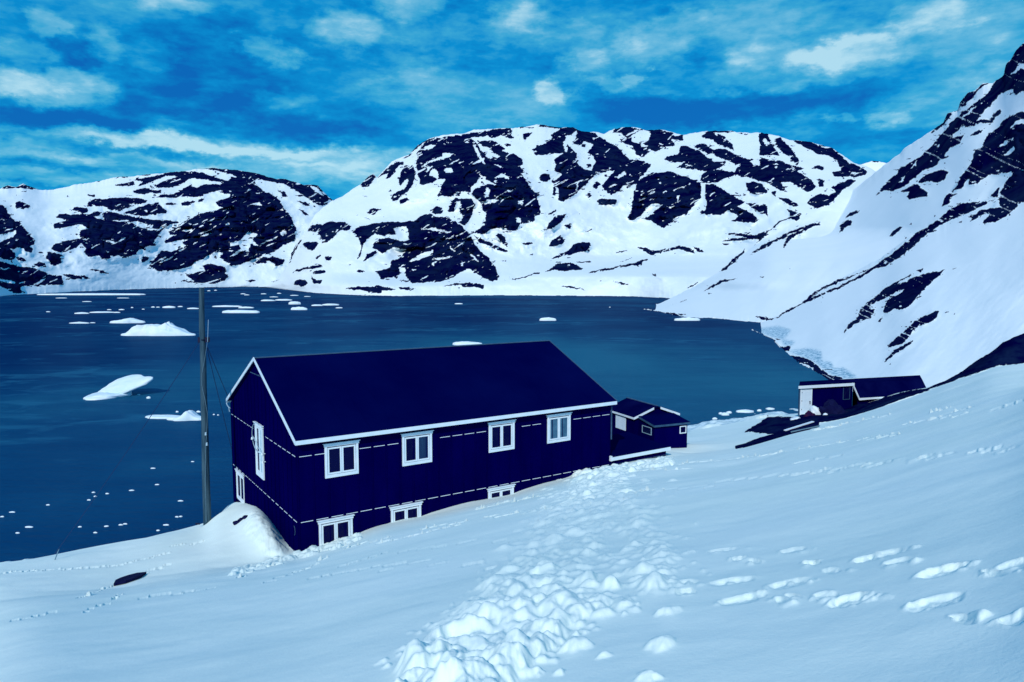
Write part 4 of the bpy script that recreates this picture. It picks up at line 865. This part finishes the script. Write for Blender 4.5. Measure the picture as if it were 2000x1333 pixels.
# ---------------------------------------------------------------- cabin behind its right end
def cabin():
    zb = 6.0; ang = rad(90-66.2)
    o = pt(1240, 835, 42.0)
    r = empty('cabin', (o.x, o.y, zb), ang)
    tag(r, 'small dark cabin of two low roofed blocks beyond the right end of the long house', 'cabin')
    W, D_, e, rg = 2.95, 3.0, 7.80-zb, 8.33-zb
    bm = bmesh.new(); prism(bm, [(0, 0, -.8), (W, 0, -.8), (W, 0, e), (W/2, 0, rg), (0, 0, e)], (0, D_, 0))
    for i in range(5): box(bm, -.016, -.001, .3+i*.6, .34+i*.6, -.8, e)
    link('wall', bm, M_wall, r)
    bm = bmesh.new(); s = (rg-e)/(W/2); ov = .14; t = .09
    prism(bm, [(-ov, -ov, e-s*ov+.03), (W/2, -ov, rg+.03), (W+ov, -ov, e-s*ov+.03), (W+ov, -ov, e-s*ov+.03+t), (W/2, -ov, rg+.03+t), (-ov, -ov, e-s*ov+.03+t)], (0, D_+2*ov, 0))
    rf = link('roof', bm, M_roof2, r)
    bm = bmesh.new(); box(bm, W/2-.05, W/2+.05, -ov, D_+ov, rg+.03+t-.02, rg+.03+t+.025); link('ridge_cap', bm, M_grey, rf)
    zz = e-s*ov+.03
    bm = bmesh.new(); box(bm, -ov-.025, -ov, -ov, D_+ov, zz-.03, zz+.08); link('fascia', bm, M_white, r)
    for x0, x1, z0, z1 in ((-ov-.02, W/2-.25, zz, rg+.03-.08), (W/2+.22, W+ov+.02, rg+.03-.08, zz)):
        bm = bmesh.new(); prism(bm, [(x0, -ov-.025, z0-.03), (x1, -ov-.025, z1-.03), (x1, -ov-.025, z1+.10), (x0, -ov-.025, z0+.10)], (0, .024, 0)); link('bargeboard', bm, M_white, r)
    f = lambda: None
    # shuttered opening on the left wall: plain white panel in a frame
    bm = bmesh.new(); box(bm, -.05, -.0, .95, 2.05, 6.86-zb, 7.66-zb)
    wn = link('shutter', bm, M_dullw, r); wn['label'] = 'white shuttered opening'
    # lower block in front of the gable
    a0, a1, d = .25, 2.55, 1.62; zf, zk = 7.60-zb, 7.86-zb
    bm = bmesh.new(); prism(bm, [(a0, 0-.002, -.8), (a0, -d, -.8), (a0, -d, zf), (a0, -.002, zk)], (a1-a0, 0, 0))
    link('porch_wall', bm, M_wall, r)
    bm = bmesh.new(); prism(bm, [(a0-.1, -.01, zk+.02), (a0-.1, -d-.12, zf-.0), (a0-.1, -d-.12, zf+.09), (a0-.1, -.01, zk+.11)], (a1-a0+.2, 0, 0)); link('porch_roof', bm, M_roof, r)
    bm = bmesh.new(); box(bm, a0-.1, a1+.1, -d-.14, -d-.122, zf-.04, zf+.07)
    prism(bm, [(a0-.12, -.01, zk-.02), (a0-.12, -d-.12, zf-.04), (a0-.12, -d-.12, zf+.07), (a0-.12, -.01, zk+.09)], (.018, 0, 0)); link('porch_fascia', bm, M_grey2, r)
    def small_window(face, s0, s1, z0, z1, ox, oy, m, t=.05):
        bm = bmesh.new()
        wbox(bm, face, s0, s0+t, 0, .04, z0, z1, ox=ox, oy=oy); wbox(bm, face, s1-t, s1, 0, .04, z0, z1, ox=ox, oy=oy)
        wbox(bm, face, s0+t, s1-t, 0, .04, z0, z0+t, ox=ox, oy=oy); wbox(bm, face, s0+t, s1-t, 0, .04, z1-t, z1, ox=ox, oy=oy)
        w = link('window', bm, m, r)
        bm = bmesh.new(); wbox(bm, face, s0+t, s1-t, .002, .012, z0+t, z1-t, ox=ox, oy=oy); link('pane', bm, M_glass, w)
    small_window('front', 2.0, 2.46, 7.02-zb, 7.46-zb, 0, -d, M_white)
    small_window('gable', -1.35, -.42, 7.02-zb, 7.45-zb, a0, 0, M_dull, .03)
M_roof2 = mat('cabin_roof_felt', (.0001, .0006, .036), .9, .0, (.6, .6, .6), None, (.0022, .004, .055))
M_dullw = mat('white_board', (.60, .74, .84), .6, .2, (3, 3, 3), None, (.70, .82, .90))
M_grey2 = mat('dull_blue_trim', (.02, .06, .13), .7, .2, (3, 3, 3), None, (.04, .11, .19))
cabin()

# ---------------------------------------------------------------- shed on the right
def lean_back(bm, k=.95):
    for v in bm.verts:
        if v.co.y > 0: v.co.x += k*v.co.y
def shed():
    zb = 6.4; ang = rad(90-72)
    o = pt(1559, 790, 50.0)
    r = empty('shed', (o.x, o.y, zb), ang)
    tag(r, 'low dark shed with white door and stepped white fascia beside the rocks', 'shed')
    T, M, e = 4.7, 11.1, 8.52-zb
    bm = bmesh.new(); box(bm, 0, T, 0, 1.6, -1.0, e-.12)
    prism(bm, [(T+.02, -.5, -1.0), (T+.02, -.5, 7.42-zb), (T+.02, .02, 8.40-zb), (T+.02, 1.6, 8.42-zb), (T+.02, 1.6, -1.0)], (M-T-.1, 0, 0))
    for i in range(7): box(bm, .55+i*.6, .59+i*.6, -.016, -.001, -1, e-.15)
    lean_back(bm); link('wall', bm, M_wall, r)
    bm = bmesh.new(); box(bm, -.12, T+.05, -.15, 1.7, e-.10, e+.02)
    prism(bm, [(T-.05, -.68, 7.50-zb), (T-.05, -.0, 8.50-zb), (T-.05, 1.7, 8.54-zb), (T-.05, 1.7, 8.44-zb), (T-.05, .05, 8.40-zb), (T-.05, -.64, 7.42-zb)], (M-T+.1, 0, 0))
    lean_back(bm); link('roof', bm, M_roof2, r)
    bm = bmesh.new(); box(bm, -.16, T-.02, -.19, -.155, e-.17, e+.03); link('fascia', bm, M_white, r)
    bm = bmesh.new(); prism(bm, [(T-.09, -.74, 7.40-zb), (T-.09, -.74, 7.56-zb), (T-.09, -.06, 8.56-zb), (T-.09, -.06, 8.36-zb)], (.035, 0, 0)); link('bargeboard', bm, M_white, r)
    bm = bmesh.new(); prism(bm, [(T-.05, -.75, 7.38-zb), (T-.05, -.75, 7.54-zb), (8.3, -.75, 7.52-zb), (8.3, -.75, 7.45-zb)], (0, .03, 0)); link('eave_board', bm, M_white, r)
    # door with its frame
    bm = bmesh.new(); box(bm, .12, .24, -.06, 0, 6.48-zb, 8.36-zb); box(bm, 1.04, 1.12, -.06, 0, 6.48-zb, 8.24-zb); box(bm, .24, 1.12, -.06, 0, 8.24-zb, 8.36-zb)
    fr = link('door_frame', bm, M_white, r)
    bm = bmesh.new(); box(bm, .245, 1.035, -.045, -.005, 6.50-zb, 8.235-zb); d = link('door', bm, M_dullw, r)
    bm = bmesh.new(); box(bm, .93, .97, -.09, -.046, 7.2-zb, 7.42-zb); tube(bm, [(.95, -.09, 7.38-zb), (.85, -.11, 7.38-zb)], .015, n=6); link('handle', bm, M_iron, d)
    for z in (6.8, 7.4, 8.0):
        bm = bmesh.new(); box(bm, .235, .27, -.062, -.046, z-zb, z+.1-zb); link('hinge', bm, M_iron, d)
    # dim window
    bm = bmesh.new()
    s0, s1, z0, z1, t = 3.85, 4.45, 7.35-zb, 8.33-zb, .03
    box(bm, s0, s0+t, -.035, 0, z0, z1); box(bm, s1-t, s1, -.035, 0, z0, z1); box(bm, s0+t, s1-t, -.035, 0, z0, z0+t); box(bm, s0+t, s1-t, -.035, 0, z1-t, z1)
    w = link('window', bm, M_grey2, r)
    bm = bmesh.new(); box(bm, s0+t, s1-t, -.012, -.002, z0+t, z1-t); link('pane', bm, M_glass, w)
    bm = bmesh.new(); box(bm, .02, .14, -.03, 0, -1, e-.17); link('corner_board', bm, M_grey2, r)
shed()

# ---------------------------------------------------------------- utility pole with its stays
def pole():
    b = pt(405, 1036, 33.6); zb = gz(b.x, b.y); t = pt(393, 562, 33.6)
    r = empty('utility_pole', (b.x, b.y, zb), 0)
    tag(r, 'tall weathered wooden pole with stay wires standing in snow left of the long house', 'utility pole')
    top = t - Vector((b.x, b.y, zb))
    P = lambda px, row, dy=0: pt(px, row, 33.6+dy) - Vector((b.x, b.y, zb))
    bm = bmesh.new(); n = 12
    tube(bm, [Vector((0, 0, -1.2)) if i == 0 else top*(i/n) + Vector((.012*math.sin(i*1.7), .01*math.cos(i*2.1), 0)) for i in range(n+1)], .185, .115, n=12); link('shaft', bm, M_wood, r, True)
    c = P(398, 664)
    for sx in (-1, 1):
        bm = bmesh.new(); box(bm, c.x+sx*.17-.07, c.x+sx*.17+.07, c.y-.10, c.y+.10, c.z-.12, c.z+.12); tube(bm, [(c.x+sx*.10, c.y-.05, c.z), (c.x+sx*.02, c.y-.15, c.z)], .03, n=6); link('stay_clamp', bm, M_iron, r)
    bm = bmesh.new(); tube(bm, [P(405.5, 668, -.15), P(407, 625, -.15)], .012, n=5); link('antenna_rod', bm, M_cable, r)
    bm = bmesh.new(); pts = [P(405, 668, -.16), P(400, 700, -.18), P(394.5, 730, -.16), P(394, 752, -.16), P(400, 780, -.19), P(405, 808, -.17), P(404, 840, -.19), P(402, 870, -.2), P(401, 910, -.2), P(402, 960, -.2), P(403, 1020, -.2)]
    tube(bm, pts, .009, n=5); link('down_cable', bm, M_grey3, r)
    for px, row in ((402, 848), (404, 868)):
        c2 = P(px, row, -.18); bm = bmesh.new(); tube(bm, [c2 + Vector((0, 0, -.06)), c2 + Vector((0, 0, .08))], .055, .04, n=8); link('insulator', bm, M_cable, r)
    g = ground_hit(108, 1096); gv = Vector((g[0], g[1], gz(*g)+.02)) - Vector((b.x, b.y, zb))
    a = Vector((c.x-.2, c.y, c.z-.08))
    def wire(p, q, sag=.25):
        bm = bmesh.new(); tube(bm, [p.lerp(q, k/14) - Vector((0, 0, sag*4*(k/14)*(1-k/14))) for k in range(15)], .016, n=5); link('stay_wire', bm, M_wire, r)
    wire(a, gv + Vector((.0, 0, .25)), .15)
    bm = bmesh.new(); tube(bm, [gv + Vector((-.12, -.1, -.4)), gv + Vector((.12, .1, .42))], .022, n=6); link('anchor_rod', bm, M_grey3, r)
    o = Vector((b.x, b.y, zb))
    q = pt(470, 945, 41) - o; wire(Vector((c.x+.12, c.y, c.z-.35)), q, .1)
    q = pt(482, 858, 45) - o; wire(Vector((c.x+.16, c.y, c.z-.35)), q, .1)
    bm = bmesh.new(); z = P(398, 1034, -.3); box(bm, -.42, -.22, -.32, -.26, .02, .09); link('foot_peg', bm, M_iron, r)
M_grey3 = mat('dull_cable', (.10, .20, .28), .7, .2, (5, 5, 5), None, (.16, .28, .36))
pole()

# ---------------------------------------------------------------- lumps, stones, sacks
def blob(name, c, size, m, seed, rough=.25, sub=4, rz=0, tip=0.0, flat=None, parent=None):
    bm = bmesh.new(); bmesh.ops.create_icosphere(bm, subdivisions=sub, radius=1)
    co = np.array([v.co[:] for v in bm.verts])
    n = fbm(co[:, 0]*1.3+seed*3.1, co[:, 1]*1.3+co[:, 2]*1.7, 4, seed)*rough*1.6 + fbm(co[:, 0]*1.9+co[:, 2]*2+seed, co[:, 1]*1.9-co[:, 2], 4, seed+9)*rough
    co = co*(1+n)[:, None]
    if flat is not None: co[:, 2] = np.minimum(co[:, 2], flat + .25*n)
    co = co*np.array(size)
    co[:, 2] += tip*co[:, 0]
    ca, sa = math.cos(rz), math.sin(rz)
    x = co[:, 0]*ca-co[:, 1]*sa; y = co[:, 0]*sa+co[:, 1]*ca
    for v, a, b, z in zip(bm.verts, x, y, co[:, 2]): v.co = (a, b, z)
    o = link(name, bm, m, parent, True); o.location = c; return o
def on_ground(px, row, Y=None):
    if Y is None:
        g = ground_hit(px, row); return Vector((g[0], g[1], gz(*g)))
    p = pt(px, row, Y); return Vector((p.x, p.y, gz(p.x, p.y)))
p = pt(1621, 818, 48.6)
tag(blob('boulder', p, (1.0, .8, 1.15), M_dark, 5, .28), 'large dark pointed boulder leaning by the shed wall', 'boulder')
p = pt(1645, 826, 48.0); tag(blob('boulder', p, (.9, .7, .75), M_dark, 15, .3), 'lower rounded boulder right of the pointed one beside the shed', 'boulder')
p = pt(1580, 824, 48.2); o = blob('tarpaulin', p, (.48, .42, .72), M_red, 7, .22); tag(o, 'maroon tarpaulin heap in front of the shed door', 'tarpaulin')
p = pt(1592, 809, 48.7); tag(blob('sack', p, (.36, .32, .58), M_plastic, 8, .16), 'tall white sack standing behind the maroon heap', 'sack')
p = pt(1556, 826, 47.6); tag(blob('sack', p, (.46, .36, .38), M_plastic, 9, .24), 'slumped white sack left of the maroon heap', 'sack')
p = pt(1612, 811, 47.6); tag(blob('bucket_lid', p, (.17, .09, .15), M_plastic, 10, .15, 3), 'small white lid lying on the dark boulder', 'lid')
def pipe():
    p = pt(1607, 803, 48.9); bm = bmesh.new()
    tube(bm, [(0, 0, -.5), (0, 0, 0), (.04, 0, .14), (.14, 0, .24), (.25, 0, .25)], .035, n=8)
    o = link('bent_pipe', bm, M_plastic, None, True); o.location = p
    tag(o, 'thin white pipe with a bent top sticking up behind the boulder', 'pipe')
pipe()
def plank(name, q0, q1, w, th, m, label, cat='plank', pointed=False, lift=.03):
    a = on_ground(*q0); b = on_ground(*q1); d = (b-a); L = d.length; d.normalize()
    s = d.cross(Vector((0, 0, 1))).normalized(); up = s.cross(d)
    bm = bmesh.new(); pts = []
    K = 8
    for k in range(K+1):
        t = k/K; ww = w/2*(1 if not pointed else max(.06, (1-abs(2*t-.7)**2.4 if t < .35 else 1-((t-.35)/.65)**1.8)))
        pts.append((t, ww))
    top = [d*L*t + s*ww for t, ww in pts] + [d*L*t - s*ww for t, ww in pts[::-1]]
    prism(bm, [p + up*lift for p in top], up*th)
    o = link(name, bm, m); o.location = a; tag(o, label, cat); return o
plank('plank', (1533, 845), (1588, 829), .16, .05, M_plastic, 'pale plank lying on the dark ground left of the sacks')
plank('plank', (1545, 846), (1602, 834), .10, .05, M_grey3, 'narrow grey plank just below the pale plank near the shed')
def dark_sliver():
    out = [(222,1146),(226,1138),(236,1134),(250,1129),(268,1124),(286,1121),(276,1128),(262,1134),(246,1140),(232,1144)]
    P = [on_ground(x, y) for x, y in out]; c = sum(P, Vector())/len(P)
    bm = bmesh.new(); prism(bm, [q-c+Vector((0, 0, .03)) for q in P], (0, 0, .09))  # thin dark pointed prism laid on the snow
    o = link('sliver', bm, M_dark); o.location = c
    tag(o, 'dark pointed board lying on the snow at lower left', 'sliver')
dark_sliver()
for i, (px, row, s, lab) in enumerate([(463, 1025, .13, 'dark stone showing on the snow mound, lowest and largest of the three'), (472, 1019, .10, 'dark stone on the snow mound, middle of the three'), (480, 1015, .11, 'dark stone at the top of the snow mound by the gable')]):
    tag(blob('stone', on_ground(px, row)+Vector((0, 0, .03)), (s*1.5, s, s*.7), M_dark, 20+i, .2, 3, rz=.5), lab, 'stone')

# ---------------------------------------------------------------- ice on the water
def floe(name, px, row, w, h, label, seed, group=None, cat='ice floe', prof=None, depth=.55, nr=9, na=28):
    """ice afloat: px,row of the middle of its waterline, width and height in photo pixels"""
    a, b = px_ab(px, row); Y = H/b; s = Y/F
    W = max(w*s, .25); hz_ = max(h*s, .08)
    dpt = W*depth
    Y += dpt/2
    bm = bmesh.new(); rng = random.Random(seed)
    ph = [rng.uniform(0, 6.28) for _ in range(5)]
    def rad_(t): return 1 + .13*math.sin(2*t+ph[0]) + .10*math.sin(3*t+ph[1]) + .07*math.sin(5*t+ph[2]) + .04*math.sin(9*t+ph[3])
    rings = []
    spec = [(.95, -.7), (1.0, -.12), (1.0, .30), (.96, .62)] + [(1-(k+1)/nr*.98, None) for k in range(1, nr)]
    for rr, zz in spec:
        ring = []
        for k in range(na):
            t = 2*math.pi*k/na; q = rr*rad_(t); x = q*math.cos(t); y = q*math.sin(t)
            if zz is None or zz > .4:
                base = (.72 + .28*(1-rr)) if prof is None else prof(x, y)
                z = max(.18, base)*(1 + .22*float(fbm(np.array([x*2.3+seed]), np.array([y*2.3]), 4, seed)[0]))
                if zz is not None: z *= .78
            elif zz == .30: z = .30*(1 if prof is None else max(.3, min(1, prof(x, y))))
            else: z = zz
            ring.append(bm.verts.new((x*W/2, y*dpt/2, z*hz_)))
        rings.append(ring)
    for A, B in zip(rings, rings[1:]):
        for k in range(na): bm.faces.new((A[k], A[(k+1) % na], B[(k+1) % na], B[k]))
    bm.faces.new(rings[-1]); bm.faces.new(rings[0][::-1])
    o = link(name, bm, M_ice, None, True); o.location = (a*Y, Y, 0)
    return tag(o, label, cat, group)
berg = lambda x, y: float(np.interp(x, [-1.1,-.95,-.75,-.6,-.35,-.1,.04,.16,.25,.31,.38,.55,.75,.9,1.1], [.14,.26,.78,.88,.88,.78,.70,.82,.92,1.0,.80,.62,.46,.28,.10]))*(1 if abs(y) < .6 else .55)
floe('iceberg', 312, 657, 122, 25, 'largest craggy white iceberg with two humps left of the pole', 3, cat='iceberg', prof=berg, depth=.42, nr=16, na=90)
floe('ice_floe', 247, 632, 60, 9, 'low domed white floe just behind the two humped iceberg', 4, prof=lambda x, y: .5+.5*math.exp(-((x-.2)/.5)**2), depth=.4)
def tilted():
    a, b = px_ab(233, 772); Y = H/b; s = Y/F
    bm = bmesh.new()
    def ell(c, size, tip, seed, rz, tipy=0):
        t = bmesh.new(); bmesh.ops.create_icosphere(t, subdivisions=5, radius=1); vm = {}
        co = np.array([v.co[:] for v in t.verts])
        n = fbm(co[:, 0]*1.5+seed, co[:, 1]*1.5+co[:, 2], 4, seed)*.16
        ang = np.arctan2(co[:, 1], co[:, 0]); n = n + .08*np.sin(3*ang+seed)
        co = co*(1+n)[:, None]
        co[:, 2] = np.sign(co[:, 2])*np.abs(co[:, 2])**.7
        co[:, 1] *= 1-.45*np.clip(co[:, 0], -1, 1)*.6
        co = co*np.array(size); co[:, 2] += tip*co[:, 0] + tipy*co[:, 1]
        ca, sa = math.cos(rz), math.sin(rz)
        for v, q in zip(t.verts, co): vm[v.index] = bm.verts.new((q[0]*ca-q[1]*sa+c[0], q[0]*sa+q[1]*ca+c[1], q[2]+c[2]))
        for f in t.faces: bm.faces.new([vm[v.index] for v in f.verts])
        t.free()
    ell((.45, .3, 1.2), (3.7, 2.3, .50), .27, 3, .15, .40)
    ell((-.9, -1.0, .10), (2.6, 3.0, .5), .02, 6, 0)
    ell((-.3, 0, .2), (1.8, 1.2, .7), .1, 8, 0)
    o = link('iceberg', bm, M_ice, None, True); o.location = (a*Y, Y, 0)
    tag(o, 'tilted white ice slab rising to the right from a flat round foot', 'iceberg')
tilted()
floe('ice_floe', 362, 823, 70, 17, 'white wedge shaped floe touching the pole, below the tilted slab', 7, prof=lambda x, y: .3+.75*math.exp(-((x-.25)/.32)**2), depth=.5, na=48)
floe('ice_floe', 318, 819, 62, 5, 'thin slushy floe left of the wedge shaped floe', 8, depth=.5)
floe('ice_floe', 911, 675, 56, 7, 'white floe peeping over the ridge of the long house', 9, depth=.3)
floe('ice_floe', 1069, 627, 32, 6, 'lone small floe in open water beyond the ridge end', 10, depth=.3)
floe('ice_floe', 472, 612, 70, 6, 'longest flat floe right of the pole, nearest of its row', 11, depth=.25, na=48)
floe('ice_floe', 585, 606, 30, 6, 'small rounded floe alone in front of the far ice strips', 12, depth=.3)
floe('ice_floe', 1344, 627, 42, 6, 'flat floe close under the right hand shore', 13, depth=.3)
floe('ice_floe', 190, 577, 190, 3.5, 'very long thin floe beside the far left shore', 14, depth=.22, na=60)
floe('ice_floe', 575, 595, 23, 6, 'little humped floe behind the small rounded floe', 15, depth=.3)
floe('ice_floe', 443, 600, 49, 3, 'thin floe right of the pole, behind the longest flat floe', 16, depth=.2)
i = 30
for (px, row, w, h) in [(94,610,9,1.5),(159,613.5,27,3),(199,611.5,45,2.6),(229,611.5,14,2),(299,601,7,2),(309,601,7,1.6),(330,602,22,4),(352,600,11,2),(377,604,25,2.6),(480,602.5,26,3),(238,606,11,2),(213,606,8,1.5),(258,602,5,2),(280,605,5,1.6),(408,569,6,1.5),(421,568,5,1.5),(475,575,10,1.6),(155,632.5,34,3),(181,631.5,11,1.6),(170,590,16,1.3),(240,583,24,1.2),(120,583,20,1.2)]:
    floe('ice_strip', px, row, w, h, 'thin strip of drift ice far out on the left water', i, 'thin drift ice strips on the far left water', 'drift ice', depth=.3, nr=4, na=18); i += 1
for (px, row, w, h) in [(523,588.5,27,3),(555,587.5,36,3),(619,598,23,3),(645,597,30,3.5),(663,602.5,13,2),(515,575,10,1.5),(545,574,9,1.5),(575,578,14,1.5),(482,577,9,1.5),(896,594.5,15,2),(1191,601,3,1.4),(600,580,12,1.3),(535,581,16,1.4)]:
    floe('ice_strip', px, row, w, h, 'thin strip of drift ice far out right of the pole', i, 'thin drift ice strips on the far water right of the pole', 'drift ice', depth=.3, nr=4, na=18); i += 1
for (px, row, w, h) in [(842,155,32,6),(865,245,25,6),(515,288,14,5),(525,310,24,6),(587,275,8,4),(590,295,26,6),(663,268,8,4),(725,277,34,8),(490,330,20,4),(435,350,8,5),(265,357,16,6),(68,397,36,7),(125,408,8,4),(13,422,26,8),(160,480,54,9),(97,512,26,6),(440,478,24,7),(585,475,32,8),(665,467,12,5),(690,462,10,5),(673,498,8,4),(525,510,12,5),(995,335,32,6),(975,423,14,5),(995,421,10,5),(915,468,36,9),(870,498,14,6),(1060,118,9,5),(80,343,7,4),(370,318,7,4)]:
    if w < 9: continue
    floe('ice_fragment', px*.3548, 860+row*.3548+1, w*.3548*.85, h*.3548*.45, 'small ice fragment floating on dark water below the icebergs at left', i, 'ice fragments near the left shore', 'ice fragment', depth=.35, nr=4, na=16); i += 1
for (px, row, w, h) in [(290,779,8,4),(271,772,5,2),(173,779,9,3),(346,806,5,3),(388,806,8,3),(418,811,4,2),(426,812,4,2)]:
    floe('ice_fragment', px, row, w, h, 'ice fragment floating beside the tilted slab or the wedge shaped floe', i, 'ice fragments by the icebergs', 'ice fragment', depth=.6, nr=4, na=14); i += 1
for (px, row, w, h) in [(1416,812,18,5),(1424,808,10,4),(1456,807,32,5),(1483,804,8,4),(1504,801,15,4),(1396,820,9,4),(1408,810,9,4),(1342,835,7,3),(1351,833,4,2)]:
    floe('ice_fragment', px, row, w, h, 'ice fragment floating off the snowy shore left of the shed', i, 'ice fragments left of the shed', 'ice fragment', depth=.6, nr=4, na=14); i += 1
